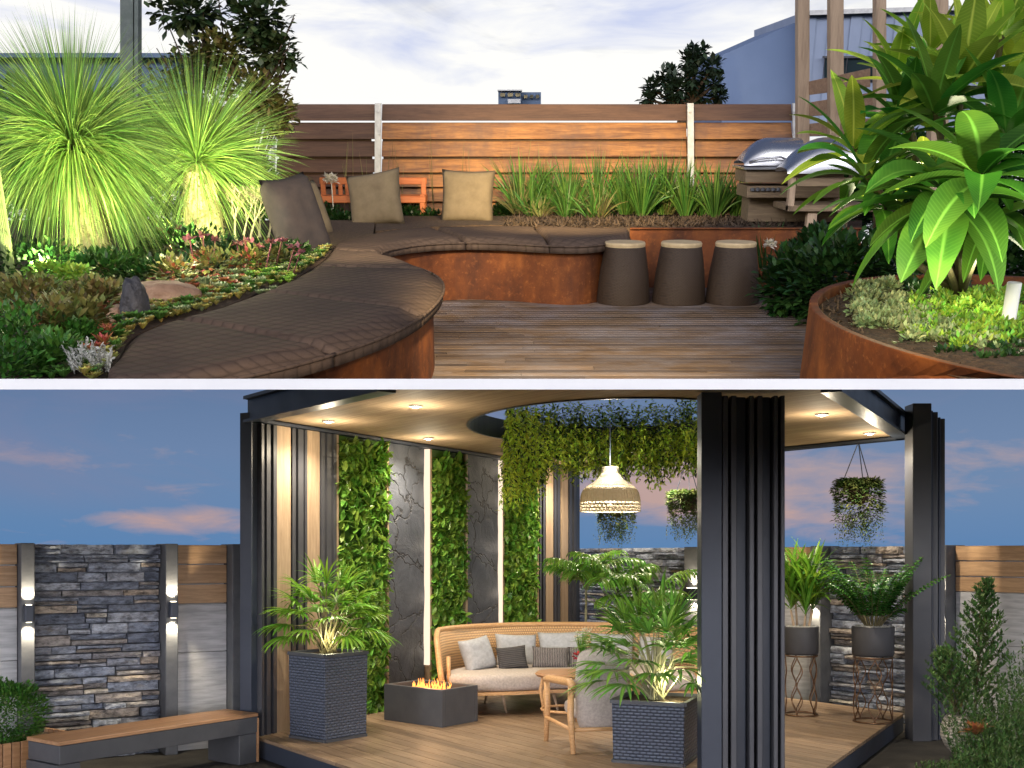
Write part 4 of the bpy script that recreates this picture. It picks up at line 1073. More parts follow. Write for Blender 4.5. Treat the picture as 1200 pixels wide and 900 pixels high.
# ---------- right corner: white pot, juniper, rosemary bushes
g = LZ(1143, 884, GZ); gY = 10.3; g = Vector((cx(1132, gY), gY, GZ + .06))
t = thing('textured_pot', 'bulbous white pot with dimpled texture at the right corner', 'pot', g, sc=.78)
pots = []; hh = .42
m = MB(); m.lathe([(.16, 0), (.24, .08), (.29, .2), (.285, .32), (.24, .42), (.2, .46), (.17, .46), (.16, .40), (0, .38)], n=48); m.build('body', MT['whitepot'], t, True)
def juniper(ml, ms, base, h, r, n, lean=0.0):
    ms.tube([base, Vector(base) + Vector((lean * .5, 0, h * .85))], [.018, .005], 6)
    for k in range(n):
        tt = (k / n) ** .8; z = h * (.08 + .9 * tt); a_ = k * 2.4; rr_ = r * (1 - tt) ** .75 * R.uniform(.7, 1.15) + .02
        p = Vector(base) + Vector((lean * tt, 0, z)); d = Vector((math.cos(a_), math.sin(a_), .9)); L_ = rr_ / .74
        ms.tube([p, p + d.normalized() * L_ * .7], [.004, .002], 4)
        for q in range(int(14 + L_ * 90)):
            f_ = R.uniform(.15, 1.05); c_ = p + d.normalized() * L_ * f_
            ml.blade(c_, (R.uniform(-1, 1), R.uniform(-1, 1), R.uniform(.1, 1.6)), R.uniform(.035, .065), .02, .1, 2, 'leaf')
t = thing('juniper', 'tall slender juniper rising from the white pot', 'shrub', (g.x, g.y, GZ + .32))
ms = MB(); ml = MB(); juniper(ml, ms, (.12, .1, 0), 1.35, .34, 100, .12); juniper(ml, ms, (-.1, 0, 0), .7, .3, 50, -.12)
ms.build('stem', MT['stem'], t); ml.build('foliage', MT['juniper'], t)
for i, (px, py, Y, h_, r_, lab) in enumerate(((1185, 880, 9.6, .95, .42, 'rosemary bush at the right edge in front of the juniper'), (1122, 888, 9.3, .20, .34, 'low rosemary bush at the foot of the white pot'), (1180, 890, 9.1, .52, .36, 'low rosemary bush in the bottom right corner'), (1215, 880, 9.9, 1.3, .4, 'taller rosemary bush cropped by the right edge'))):
    p = Vector((cx(px, Y), Y, GZ)); t = thing('rosemary_bush', lab, 'shrub', p, group='rosemary bushes at the right corner')
    ml = MB()
    for k in range(210):
        a_, q = R.uniform(0, 6.28), r_ * math.sqrt(R.random()); b_ = Vector((q * math.cos(a_), q * math.sin(a_), 0)); L_ = h_ * R.uniform(.6, 1) * (1 - .35 * q / r_)
        d = Vector((math.cos(a_) * q, math.sin(a_) * q, 1)).normalized()
        for s2 in range(int(L_ * 60)):
            f_ = R.uniform(.15, 1); c_ = b_ + d * L_ * f_; an = R.uniform(0, 6.28)
            ml.blade(c_, (math.cos(an), math.sin(an), .9), R.uniform(.028, .042), .013, .1, 1, 'strap')
    ml.build('foliage', MT['juniper'], t)
m = MB(); p = Vector((cx(1143, 9.5), 9.5, .16))
for i in range(60):
    a_ = R.uniform(0, 6.28); m.blade((0, 0, 0), (math.cos(a_), math.sin(a_), R.uniform(.4, 2)), R.uniform(.1, .2), .03, .5, 4, 'lance')
solo('bromeliad', m, leafm('bromeliad_leaf', (.45, .16, .07), (.35, .2, .08)), 'orange leaved bromeliad among the rosemary', 'plant', p)
m = MB()
for i in range(60):
    a_ = R.uniform(0, 6.28); m.blade((R.uniform(-.05, .05), 0, 0), (math.cos(a_) * .25, math.sin(a_) * .2, 1), R.uniform(.6, .95), .006, .35, 6, 'grass')
solo('dry_grass', m, leafm('dry_grass_blade', (.3, .24, .1), (.22, .18, .07)), 'tuft of dry golden grass beside the right column', 'plant', (cx(1124, 10.6), 10.6, GZ + .3))
# =================================================================== ROOF TERRACE (upper garden), frame TU
ZS = .575                                             # seat height
# concrete terrace slab: climbs with the terrace, flattens towards its front edge; its white front edge is the divider band between the two views
XW = 9.0
def plane_far(y): return E + math.tan(TH) * y - HE / math.cos(TH)
m = MB(); yb = 3.8; yk = 7.37; yf = 15.2
zt0 = E + .1585 * yb; zt1 = E + .1585 * yk - .004
top = [(zt0, yb), (zt1, yk), (plane_far(yf) - .045, yf)]
bot = [(E + .1489 * yb, yb), (E + .1489 * yk, yk), (plane_far(yf) - .16, yf)]
vs = []
for x in (-XW, XW):
    for z, y in top + bot[::-1]: vs.append((x, y, z))
fs = [(0, 1, 2, 3, 4, 5)[::-1], (6, 7, 8, 9, 10, 11)] + [(i, (i + 1) % 6, 6 + (i + 1) % 6, 6 + i) for i in range(6)]
m.add(vs, fs); o = m.build('terrace_divider_slab', MT['white']); o['kind'] = 'structure'; o.data.materials.append(MT['rockdk'])
for i in (2, 3): o.data.polygons[i].material_index = 1
# timber deck boards along X
m = MB(); y = 6.95; pw = .105
while y < 14.6:
    x = -2.6 + R.uniform(-.6, 0)
    while x < 8.9:
        L_ = R.uniform(1.6, 3.2); x1 = x + L_
        m.hexa([(x, y, -.03), (x1 - .004, y, -.03), (x1 - .004, y + pw - .015, -.03), (x, y + pw - .015, -.03), (x, y, 0), (x1 - .004, y, 0), (x1 - .004, y + pw - .015, R.uniform(-.003, .001)), (x, y + pw - .015, 0)])
        x = x1
    y += pw
m.clamp(); struct('timber_deck', m, MT['deck'], up=True)
m = MB(); m.add([(-2.6, 7.36, -.034), (9.0, 7.36, -.034), (9.0, 14.8, -.034), (-2.6, 14.8, -.034)], [(0, 1, 2, 3)]); struct('deck_underlay', m, MT['rockdk'], up=True)
m = MB(); y = 3.86      # boards on the level front apron, in world space
while y < 7.25:
    z_ = lambda q: E + .1575 * q + .0015
    x = -8.9
    while x < 8.8:
        x1 = min(8.9, x + R.uniform(1.8, 3.4)); m.add([(x, y, z_(y)), (x1 - .005, y, z_(y)), (x1 - .005, y + .09, z_(y + .09)), (x, y + .09, z_(y + .09))], [(0, 1, 2, 3)]); x = x1
    y += .102
struct('apron_deck', m, MT['deck'])
# outlines traced on the seat plane
def poly(pts, z): return [UZ(px, py, z) for px, py in pts]
front_px = [(128, 442.5), (176, 442), (250, 437), (330, 421), (400, 402), (452, 384), (492, 364), (513, 345), (520, 332), (517, 321), (505, 312.5), (482, 305), (458, 299.5), (444, 294.5), (447, 289.5), (462, 285.5), (492, 281), (540, 278.5), (590, 279.5), (640, 282.5), (680, 283.5), (712, 280.5), (738, 274)]
back_px = [(738, 266.5), (690, 265), (640, 263.5), (600, 263), (560, 262.5), (500, 265), (450, 269.5), (415, 275), (392, 282), (388, 291), (378, 301), (352, 316), (320, 329), (280, 345), (240, 359), (190, 370), (152, 385), (140, 410), (124, 436)]
def smooth(pts, k=2):
    for _ in range(k):
        out = [pts[0]]
        for a, b in zip(pts[:-1], pts[1:]):
            out += [a.lerp(b, .25), a.lerp(b, .75)]
        out.append(pts[-1]); pts = out
    return pts
def resample(pts, n):
    L_ = [0]
    for a, b in zip(pts[:-1], pts[1:]): L_.append(L_[-1] + (b - a).length)
    out = []; j = 0
    for i in range(n + 1):
        s = L_[-1] * i / n
        while j < len(L_) - 2 and L_[j + 1] < s: j += 1
        f = (s - L_[j]) / max(1e-9, L_[j + 1] - L_[j]); out.append(pts[j].lerp(pts[j + 1], f))
    return out
FR = smooth(poly(front_px, ZS)); BK = smooth(poly(back_px, ZS))[::-1]
# match the two edges by splitting at shared stations
def upto(pts, px):   # index nearest to a photo pixel
    q = UZ(px[0], px[1], ZS); return min(range(len(pts)), key=lambda i: (pts[i] - q).length)
st_f = [0, upto(FR, (392, 404)), upto(FR, (500, 360)), upto(FR, (505, 312.5)), upto(FR, (444, 294.5)), upto(FR, (540, 278.5)), upto(FR, (640, 282.5)), len(FR) - 1]
st_b = [0, upto(BK, (190, 370)), upto(BK, (300, 337)), upto(BK, (365, 309)), upto(BK, (388, 291)), upto(BK, (500, 265)), upto(BK, (625, 263.3)), len(BK) - 1]
bench = thing('curved_bench', 'sinuous corten steel bench with padded taupe seat cushions', 'bench', (0, 0, 0), up=True)
for s_ in range(7):
    a = resample(FR[st_f[s_]:st_f[s_ + 1] + 1], 24); b = resample(BK[st_b[s_]:st_b[s_ + 1] + 1], 24)
    if s_ in (0, 3): pass
    m = MB(); vs = []; fs = []; K = 9
    g = .0 if s_ == 0 else .04
    for i in range(25):
        f_ = i / 24; ee = min(1, min(f_, 1 - f_) / .035) ** .5
        for j in range(K + 1):
            t_ = j / K; p = a[i].lerp(b[i], t_)
            ed = min(1, min(t_, 1 - t_) / .10) ** .5
            h = ZS - .105 + .105 * (.55 + .45 * min(ed, ee)) + .006 * noise.noise(p * 5) + .008 * noise.noise(p * 1.7)
            vs.append(Vector((p.x, p.y, h)))
    # pull the rows a little inwards so neighbouring cushions do not touch
    for j in range(K + 1):
        vs[j] = vs[j].lerp(vs[K + 1 + j], .12); vs[24 * (K + 1) + j] = vs[24 * (K + 1) + j].lerp(vs[23 * (K + 1) + j], .12)
    nb = len(vs)
    vs += [Vector((v.x, v.y, ZS - .108)) for v in vs]
    for i in range(24):
        for j in range(K):
            q = i * (K + 1) + j; fs.append((q, q + K + 1, q + K + 2, q + 1)); fs.append((nb + q, nb + q + 1, nb + q + K + 2, nb + q + K + 1))
        q = i * (K + 1); fs.append((q, nb + q, nb + q + K + 1, q + K + 1)); q += K; fs.append((q, q + K + 1, nb + q + K + 1, nb + q))
    for j in range(K):
        fs.append((j, j + 1, nb + j + 1, nb + j)); q = 24 * (K + 1) + j; fs.append((q, nb + q, nb + q + 1, q + 1))
    m.add(vs, fs); m.clamp(); m.build('seat_cushion', MT['seat'], bench, True)
    mp = MB(); mp.tube([Vector((p.x, p.y, ZS - .045)) + (a[i] - b[i]).normalized() * .006 for i, p in enumerate(a)], .010, 6); mp.clamp(); mp.build('piping', MT['seat'], bench, True)
# corten base follows the front edge, set back a little
def inset(fr, bk, d):
    out = []
    bkr = resample(bk, len(fr) * 2)
    for i, p in enumerate(fr):
        q0 = fr[max(0, i - 1)]; q1 = fr[min(len(fr) - 1, i + 1)]; t_ = (q1 - q0).normalized(); n_ = Vector((-t_.y, t_.x, 0)); out.append(p + n_ * d)
    return out
fin = inset(FR, BK, .07)
m = MB(); vs = []; fs = []
n_ = len(fin)
for p in fin: vs += [(p.x, p.y, 0), (p.x, p.y, ZS - .112)]
for i in range(n_ - 1): fs.append((2 * i, 2 * i + 2, 2 * i + 3, 2 * i + 1))
m.add(vs, fs)
topb = fin + BK[::-1]
m.clamp(); m.build('base', MT['corten'], bench, False)
m = MB(); vs = []; fs = []
for p in BK: vs += [(p.x, p.y, 0), (p.x, p.y, ZS - .13)]
for i in range(len(BK) - 1): fs.append((2 * i, 2 * i + 1, 2 * i + 3, 2 * i + 2))
m.add(vs, fs); m.clamp(); m.build('back_plate', MT['corten'], bench, False)
# garden beds
def bed(pts, z, name, mat, n=1):
    m = MB(); P = poly(pts, z); m.prism(P, z - .5, z); m.clamp(); return struct(name, m, mat, up=True)
LB_ = [p for p in BK if p.x < UZ(440, 270, ZS).x and p.y < UZ(440, 270, ZS).y + .2]
bp_ = [UZ(-260, 440, .53)] + [p + Vector((-.012, .004, 0)) for p in LB_] + [UZ(440, 258, .53), UZ(-260, 258, .53)]
m = MB(); m.prism(bp_, .03, .53); m.clamp(); struct('garden_bed', m, MT['soil'], up=True)
bed([(440, 270.5), (500, 265.8), (560, 263.5), (640, 264.2), (738, 267), (1010, 270), (1010, 253), (440, 253)], .521, 'garden_bed', MT['soil'])
# corten edge of the bed behind the stools
m = MB(); a, b = UZ(738, 267, .59), UZ(1010, 267, .59); a.z = b.z = 0
m.bar(a + Vector((0, -.02, .30)), b + Vector((0, -.02, .30)), .02, .585)
m.bar(a + Vector((0, -.03, .588)), b + Vector((0, -.03, .588)), .05, .012)
solo('steel_planter', m, MT['corten'], 'straight corten steel edge of the bed behind the three stools', 'planter wall', (a + b) / 2, up=True, absolute=True)
# ---------- fence
YF = 14.9
posts = [(321, 4.5, 'left end of the timber fence, half hidden by the climber'), (443.5, 7, 'second from the left, left of the long fence section'), (808.5, 7, 'between the long fence section and the right one'), (931, 6, 'at the right end of the timber fence')]
for px, w_, lab in posts:
    tp = UY(px, 121, YF - .03); bt = UY(px, 262, YF - .03)
    m = MB(); kk = YF / F * .95
    m.hexa([Vector((bt.x - w_ / 2 * kk, YF - .09, .5)), Vector((bt.x + w_ / 2 * kk, YF - .09, .5)), Vector((bt.x + w_ / 2 * kk, YF - .035, .5)), Vector((bt.x - w_ / 2 * kk, YF - .035, .5)),
            Vector((tp.x - w_ / 2 * kk, YF - .09, tp.z)), Vector((tp.x + w_ / 2 * kk, YF - .09, tp.z)), Vector((tp.x + w_ / 2 * kk, YF - .035, tp.z)), Vector((tp.x - w_ / 2 * kk, YF - .035, tp.z))])
    for zz in (1.68, 1.42, 1.18): m.lathe([(.012, 0), (.012, .012)], (tp.x, YF - .1, zz), 8, closed=True)
    solo('fence_post', m, MT['galv'], 'galvanised post ' + lab, 'fence post', (bt.x, YF, .5), up=True, absolute=True, group='galvanised posts of the timber fence')
rows = [(122, 141.5, 0), (143.6, 163, 0), (165.5, 183.5, 0), (186.5, 202, 0), (204.5, 219, 0), (221, 236, 0), (238, 252, 0), (254, 268, 0)]
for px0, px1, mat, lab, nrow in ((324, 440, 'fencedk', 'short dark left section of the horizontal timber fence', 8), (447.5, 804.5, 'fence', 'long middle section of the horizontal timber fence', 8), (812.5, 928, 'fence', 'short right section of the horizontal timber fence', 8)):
    o = thing('timber_fence', lab, 'fence', UY((px0 + px1) / 2, 262, YF), up=True, group='horizontal board sections of the terrace fence'); o0 = o.matrix_basis.copy()
    loc = UY((px0 + px1) / 2, 262, YF)
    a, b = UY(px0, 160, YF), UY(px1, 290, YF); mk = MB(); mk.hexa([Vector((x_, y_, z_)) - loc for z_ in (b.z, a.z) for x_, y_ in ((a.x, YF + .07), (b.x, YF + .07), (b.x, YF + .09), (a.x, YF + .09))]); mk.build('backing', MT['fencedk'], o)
    for py0, py1, _ in rows:
        a, b = UY(px0, py0, YF), UY(px1, py0, YF); a2, b2 = UY(px0, py1, YF - .0), UY(px1, py1, YF)
        m = MB(); t_ = .025
        m.hexa([Vector((a2.x, YF - .03, a2.z)) - loc, Vector((b2.x, YF - .03, b2.z)) - loc, Vector((b2.x, YF - .03 + t_, b2.z)) - loc, Vector((a2.x, YF - .03 + t_, a2.z)) - loc,
                Vector((a.x, YF + .03, a.z)) - loc, Vector((b.x, YF + .03, b.z)) - loc, Vector((b.x, YF + .03 + t_, b.z)) - loc, Vector((a.x, YF + .03 + t_, a.z)) - loc])
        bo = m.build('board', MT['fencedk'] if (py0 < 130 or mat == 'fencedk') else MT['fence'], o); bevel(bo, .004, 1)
# ---------- pillows
G2 = 'olive throw pillows on the curved bench'
def upil(px, py, Y, w_, h_, th, mat, lab, rz, tilt, rl, g=None):
    p = UY(px, py, Y); return cushion(w_, h_, th, mat, 'throw_pillow', lab, p, rz, tilt, rl, g, up=True, cat='pillow', puff=.45)
kY = 12.6
upil(443, 267, 12.9, .64, .62, .22, MT['pillow'], 'square olive pillow leaning left on the bench before the orange seat', -.25, .28, -.17, G2)
upil(547, 262.5, 13.3, .62, .60, .2, MT['pillow'], 'upright square olive pillow in the middle of the far bench', -.12, .2, .02, G2)
upil(373, 283, 11.6, .6, .58, .18, MT['pillow'], 'olive pillow seen edge on behind the dark bolster', 1.15, .3, -.1, G2)
upil(366, 313, 10.0, .48, .80, .32, MT['pillowdk'], 'big dark pillow standing at the bend of the bench', .8, .3, -.12)
# ---------- orange garden seat behind the pillows
b0 = UY(430, 262, 14.3); k_ = 14.3 / F * .95
t = thing('orange_bench', 'small orange wooden garden seat behind the pillows', 'garden seat', (b0.x, 14.3, .52), up=True)
def ux_(px): return UY(px, 240, 14.3).x - b0.x
def uz_(py): return UY(430, py, 14.3).z - .52
for (x0, x1, y0, y1, nm) in ((376, 501, 208, 216, 'back_rail'), (376, 501, 228, 236, 'seat'),):
    m = MB(); m.box(((ux_(x0) + ux_(x1)) / 2, .0 if nm == 'back_rail' else -.12, (uz_(y0) + uz_(y1)) / 2), (ux_(x1) - ux_(x0), .04 if nm == 'back_rail' else .34, uz_(y0) - uz_(y1)), 0, .008); m.build(nm, MT['orangewood'], t)
for px in (380, 497):
    for yy in (0, -.26):
        m = MB(); h_ = uz_(208) if yy == 0 else uz_(226); m.box((ux_(px), yy, h_ / 2), (.06, .05, h_), 0, .006); m.build('leg', MT['orangewood'], t)
for px in (392, 400, 408): 
    m = MB(); m.box((ux_(px), .0, uz_(222)), (.05, .025, uz_(214) - uz_(229)), 0, .004); m.build('back_slat', MT['orangewood'], t)
# ---------- stools
for i, (px, lab) in enumerate(((730, 'left stool of three, lightest woven side and pale round top'), (795, 'middle stool of the three before the corten bed edge'), (857.5, 'right stool of three, half lost in shadow'))):
    p = UZ(px, 354, 0); kk = UR(px, 300); s_ = p.y / F * .98
    loc = p
    zt = .55
    t = thing('round_stool', lab, 'stool', loc, up=True, group='three tapered round stools')
    m = MB(); m.lathe([(.245, .0), (.25, .015), (.225, .28), (.19, zt - .05), (.187, zt - .04)], n=44, sy=1.0); m.build('body', MT['stoolside'], t, True)
    m = MB(); m.lathe([(0, zt - .04), (.186, zt - .04), (.19, zt - .015), (.182, zt), (0, zt)], n=44); m.build('seat', MT['stooltop'], t, False)
MT['stalky'] = leafm('stalk_blade', (.16, .20, .06), (.24, .2, .08))
# ---------- strappy plants in the far bed
def strap(px, py, Y, h_, n, w, lab, spread=.35, mat='strappy', name='strappy_plant', group='strap leaved clumps in the far bed', cat='plant', zb=.52, seed=0):
    p = UY(px, 250, Y); p.z = zb
    m = MB()
    for i in range(n):
        a_ = R.uniform(0, 6.28); q = R.uniform(0, 1)
        b_ = Vector((math.cos(a_) * .07 * q, math.sin(a_) * .06 * q, 0))
        m.blade(b_, (math.cos(a_) * spread * q * 1.5, math.sin(a_) * spread * q * 1.2, 1), h_ * R.uniform(.55, 1.1), w * R.uniform(.7, 1.2), R.uniform(.1, .9) * q + .1, 6, 'lance', R.uniform(-1.2, 1.2), fold=.3)
    return solo(name, m, MT[mat], lab, cat, p, up=True, group=group)
cl_ = [(612, 14.3, .72, 'pale strap leaved clump at the left end of the green row'), (640, 14.4, .62, 'strap leaved clump second from the left of the green row'), (668, 14.3, .66, 'dark strap leaved clump left of the stools'),
       (700, 14.3, .72, 'broad strap leaved clump above the left end of the cushions'), (733, 14.1, .66, 'strap leaved clump directly above the left stool'), (752, 13.9, .74, 'bright strap leaved clump between the left and middle stool'),
       (778, 14.1, .76, 'tall strap leaved clump by the long fence section end'), (804, 13.9, .66, 'strap leaved clump in front of the right inner fence post'), (838, 13.7, .66, 'strap leaved clump above the right stool'), (862, 13.9, .5, 'low strap leaved clump beside the barbecue')]
for px, Y, h_, lab in cl_: strap(px, 0, Y, h_, 95, .022, lab, .45)
m = MB(); p = UY(850, 225, 14.3); p.z = .52
for i in range(46):
    a_ = R.uniform(0, 6.28); frs = Vector((math.cos(a_), math.sin(a_), R.uniform(.8, 2.5)))
    q = Vector((R.uniform(-.3, .3), R.uniform(-.1, .1), 0)); d = frs.normalized(); L_ = R.uniform(.4, .75)
    for s_ in range(26):
        f_ = s_ / 26; c_ = q + d * L_ * f_ + Vector((0, 0, -.25 * f_ * f_)); m.blade(c_, (R.uniform(-1, 1), R.uniform(-1, 1), R.uniform(-.1, .6)), .075 * (1.1 - f_), .016, .3, 2, 'leaf')
solo('fern', m, MT['lime'], 'bright feathery fern between fence and barbecue', 'plant', p, up=True)
for i in range(16):
    strap(606 + i * 17 + R.uniform(-6, 6), 0, R.uniform(13.5, 14.5), R.uniform(.28, .55), 50, .016, ['leftmost', 'second', 'third', 'fourth', 'fifth', 'sixth', 'seventh', 'eighth', 'ninth', 'tenth', 'eleventh', 'twelfth', 'thirteenth', 'fourteenth', 'fifteenth', 'rightmost'][i] + (' small grass tuft from the left in the far bed' if 0 < i < 15 else ' small grass tuft of the far bed'), .8, 'leafmid' if i % 2 else 'stalky', 'grass_tuft', 'small grass tufts between the strap leaved clumps')
# thin seed stalks
m = MB(); p = UY(545, 235, 14.6); p.z = .52
for px in (403, 410, 414, 430, 452, 462, 468, 470, 508, 540, 548, 552, 598, 612, 634, 655, 675, 700, 733, 760, 790, 815, 840):
    q = UY(px, 240, 14.6); q.z = .52
    for k in range(2): m.blade(q - p, (R.uniform(-.12, .12), 0, 1), R.uniform(.55, 1.05), .012, R.uniform(.05, .3), 6, 'grass', 0)
solo('seed_stalks', m, leafm('stalk', (.20, .22, .07), (.26, .18, .08)), 'thin grass stalks rising along the foot of the fence', 'grass', p, up=True)
bpy.data.objects['seed_stalks']['kind'] = 'stuff'
# mulch & low ground cover in the beds
m = MB(); p0 = UZ(640, 262, .52)
for i in range(2600):
    px, py = R.uniform(590, 960), R.uniform(254.5, 266); q = UZ(px, py, .525)
    m.blade(q - p0, (R.uniform(-1, 1), R.uniform(-1, 1), R.uniform(0, .8)), R.uniform(.04, .09), .02, .3, 1, 'strap')
solo('mulch', m, MT['bark'], 'brown bark mulch in the far garden bed', 'mulch', p0, up=True); bpy.data.objects['mulch']['kind'] = 'stuff'
def hedge(name, lab, pts, mat, group=None, L=.05, w=.03, n=900, cat='plant', prof='leaf'):
    loc = Vector(pts[0][0]); m = MB()
    for c_, r_ in pts:
        leafball(m, Vector(c_) - loc, r_, n, L, w, .35, .3, .4, prof)
    m2 = m
    if mat in ('lime', 'sage', 'redleaf', 'yellowleaf', 'box'): m2.clampoff = 1
    return solo(name, m, MT[mat], lab, cat, loc, up=True, group=group)
hedge('dark_shrub_or_shade', 'dark undergrowth along the foot of the long fence section', [(UY(px_, 256, 14.45), (.22, .1, .16)) for px_ in range(600, 930, 22)], 'leafdark', n=160)
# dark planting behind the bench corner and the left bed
hedge('dark_shrub_or_shade', 'dark low shrub under the orange seat', [(UY(385, 258, 14.0), (.30, .2, .22)), (UY(400, 262, 13.6), (.22, .2, .14)), (UY(500, 258, 14.0), (.4, .15, .14))], 'leafdark')
hedge('dark_shrub_or_shade', 'dark shrub between the pillows and the first strap leaved clump', [(UY(480, 252, 14.2), (.3, .2, .16)), (UY(590, 250, 14.4), (.2, .1, .12))], 'leafdark')
# ---------- grass trees
def grasstree(px, pcy, Y, tw, lab, ncr, Lb, zt_off, drop, down):
    b_ = UY(px, 300, Y); b_.z = .5; cr = UY(px, pcy, Y); hz = cr.z - .5
    t = thing('grass_tree', lab, 'grass tree', b_, up=True, group='uplit grass trees in the left bed'); k = Y / F * .96
    m = MB(); r_ = tw * k / 2
    m.lathe([(r_ * 1.12, 0), (r_ * 1.1, hz * .3), (r_, hz * .6), (r_ * .8, hz * .9), (r_ * .4, hz)], n=24)
    for i in range(500):
        a_ = R.uniform(0, 6.28); z = hz * R.uniform(.02, .98); rr_ = r_ * (1.1 if z < hz * .4 else 1.1 - .35 * (z / hz - .4))
        m.blade((rr_ * math.cos(a_), rr_ * math.sin(a_), z), (math.cos(a_), math.sin(a_), -.6), .035, .03, .1, 1, 'strap')
    m.build('trunk', MT['xtrunk'], t)
    m = MB()
    for i in range(ncr):
        u_ = R.random(); el = math.asin(1 - 2 * u_ * .93 if u_ < 1 else 0)      # even over the sphere
        if el < -.1 and R.random() < (1 - down): continue
        a_ = R.uniform(0, 6.28)
        if el < .25 and math.sin(a_) < -.35 and abs(math.cos(a_)) < .8 and R.random() < .55: continue
        d = Vector((math.cos(a_) * math.cos(el), math.sin(a_) * math.cos(el), math.sin(el)))
        if d.z > .7: L_ = Lb * R.uniform(.75, 1.05)
        else: L_ = Lb * R.uniform(.7, 1.1)
        m.blade(Vector((0, 0, hz)) + d * .05, d, L_, .0085, drop * R.uniform(.4, 1.1) * (1.25 - max(0, d.z)), 6, 'grass', R.uniform(-1.5, 1.5))
    m.build('foliage', MT['xgrass'], t)
    return b_, hz
g1, h1 = grasstree(103, 176, 9.0, 46, 'larger grass tree at the left with drooping skirt and pale lit trunk', 3600, .98, 0, .95, 1.0)
g2, h2 = grasstree(242, 190, 10.6, 41, 'smaller grass tree at the centre of the left bed with pale lit trunk', 2700, .98, 0, .55, .35)
for (b_, h_, pw_) in ((g1, h1, 1), (g2, h2, 1)):
    f_ = b_ + Vector((.0, -1.0, .10)); light('grass_tree_uplight', 'SPOT', f_, 300 * pw_, (1, .98, .50), aim=b_ + Vector((0, 0, h_ * 1.25)), size=.04, cone=105, blend=.8, up=True)
    light('grass_tree_glow', 'POINT', b_ + Vector((.38, -.7, .55)), 22 * pw_, (1, .96, .5), size=.06, up=True)
# ---------- grey post and lit cactus at the left, cropped cactus at the edge
a, b = UY(155, -30, 12.2), UY(155, 250, 12.2); k_ = 12.2 / F * .95
m = MB(); b.z = .5
for px0, px1 in ((143, 158), (159.5, 164)):
    x0, x1 = UY(px0, -30, 12.2).x, UY(px1, -30, 12.2).x; zt_ = a.z
    q0, q1 = UY(px0, 300, 12.2), UY(px1, 300, 12.2)
    m.hexa([(q0.x, 12.14, q0.z), (q1.x, 12.14, q0.z), (q1.x, 12.26, q0.z), (q0.x, 12.26, q0.z), (x0, 12.14, zt_), (x1, 12.14, zt_), (x1, 12.26, zt_), (x0, 12.26, zt_)])
solo('tall_post', m, MT['greypost'], 'tall weathered grey post between the two grass trees', 'post', (b.x, 12.2, .5), up=True, absolute=True)
def cactus(px, pt, pb, Y, wpx, lab):
    c_ = UY(px, pb, Y); k_ = Y / F * .96; top = UY(px, pt, Y); h_ = top.z - .5; r_ = wpx * k_ / 2
    m = MB(); n = 30; pr = []
    for i in range(n):
        pass
    prof = [(r_ * .9, 0), (r_, h_ * .3), (r_, h_ * .85), (r_ * .8, h_ * .95), (r_ * .3, h_)]
    vs = []; fs = []; K = 40
    for r2, z in prof:
        for k in range(K):
            a_ = 2 * PI * k / K; q = r2 * (1 - .14 * (k % 2)); vs.append((q * math.cos(a_), q * math.sin(a_), z))
    for i in range(len(prof) - 1):
        for k in range(K): fs.append((i * K + k, i * K + (k + 1) % K, i * K + K + (k + 1) % K, i * K + K + k))
    m.add(vs, fs)
    for i in range(600):
        a_ = 2 * PI * R.randrange(20) * 2 / 40; z = R.uniform(0, h_); m.blade((r_ * math.cos(a_), r_ * math.sin(a_), z), (math.cos(a_), math.sin(a_), R.uniform(-.5, .5)), .02, .004, 0, 1, 'grass')
    solo('column_cactus', m, MT['cactus'], lab, 'cactus', (c_.x, Y, .5), up=True)
cactus(158, 82, 200, 11.2, 15, 'pale spiny column cactus standing before the grey post')
cactus(14, 155, 330, 8.2, 13, 'lit column cactus cropped by the left edge')
light('cactus_uplight', 'SPOT', UY(150, 215, 10.6), 40, (1, .97, .6), aim=UY(158, 110, 11.2), size=.04, cone=60, up=True)
# ---------- climber on the left: a tall tangle above the second grass tree
def climber(lab, blobs, mats, loc, name='climber', n=900):
    t = thing(name, lab, 'climbing plant', loc, up=True); ms = MB()
    for c_, r_, mt, nn, Ls in blobs:
        ml = MB(); leafball(ml, c_ - loc, r_, nn, Ls, Ls * .75, .15, .0, .5, 'leaf', 2); ml.build('foliage', MT[mt], t)
        for k in range(5):
            e = c_ - loc + Vector((R.uniform(-1, 1) * r_[0], R.uniform(-.5, .5) * r_[1], R.uniform(-1, 1) * r_[2]))
            ms.tube([Vector((R.uniform(-.1, .1), 0, 0)), (e * .5) + Vector((R.uniform(-.2, .2), 0, R.uniform(0, .3))), e], [.018, .012, .005], 5)
    ms.build('stem', MT['bark'], t)
    return t
YC = 12.8
climber('tall tangled climber with round leaves against the sky above the second grass tree', [(UY(225, 14, YC), (.50, .3, .22), 'vine', 420, .10), (UY(300, 25, YC), (.42, .3, .3), 'vine', 520, .10), (UY(262, 62, YC), (.40, .3, .28), 'vineback', 600, .08), (UY(318, 60, YC), (.34, .25, .22), 'vine', 420, .09),
        (UY(345, 72, YC), (.12, .1, .06), 'vine', 30, .08), (UY(300, 110, YC), (.42, .3, .3), 'vineback', 900, .08), (UY(325, 135, YC), (.22, .2, .22), 'vineback', 380, .08), (UY(215, 110, YC + .3), (.6, .3, .5), 'vineback', 900, .07), (UY(240, 75, YC + .4), (.5, .3, .3), 'vine', 700, .08),
        (UY(275, 170, YC + .2), (.55, .3, .4), 'vineback', 900, .07)], None, Vector((UY(268, 200, YC).x, YC, .5)))
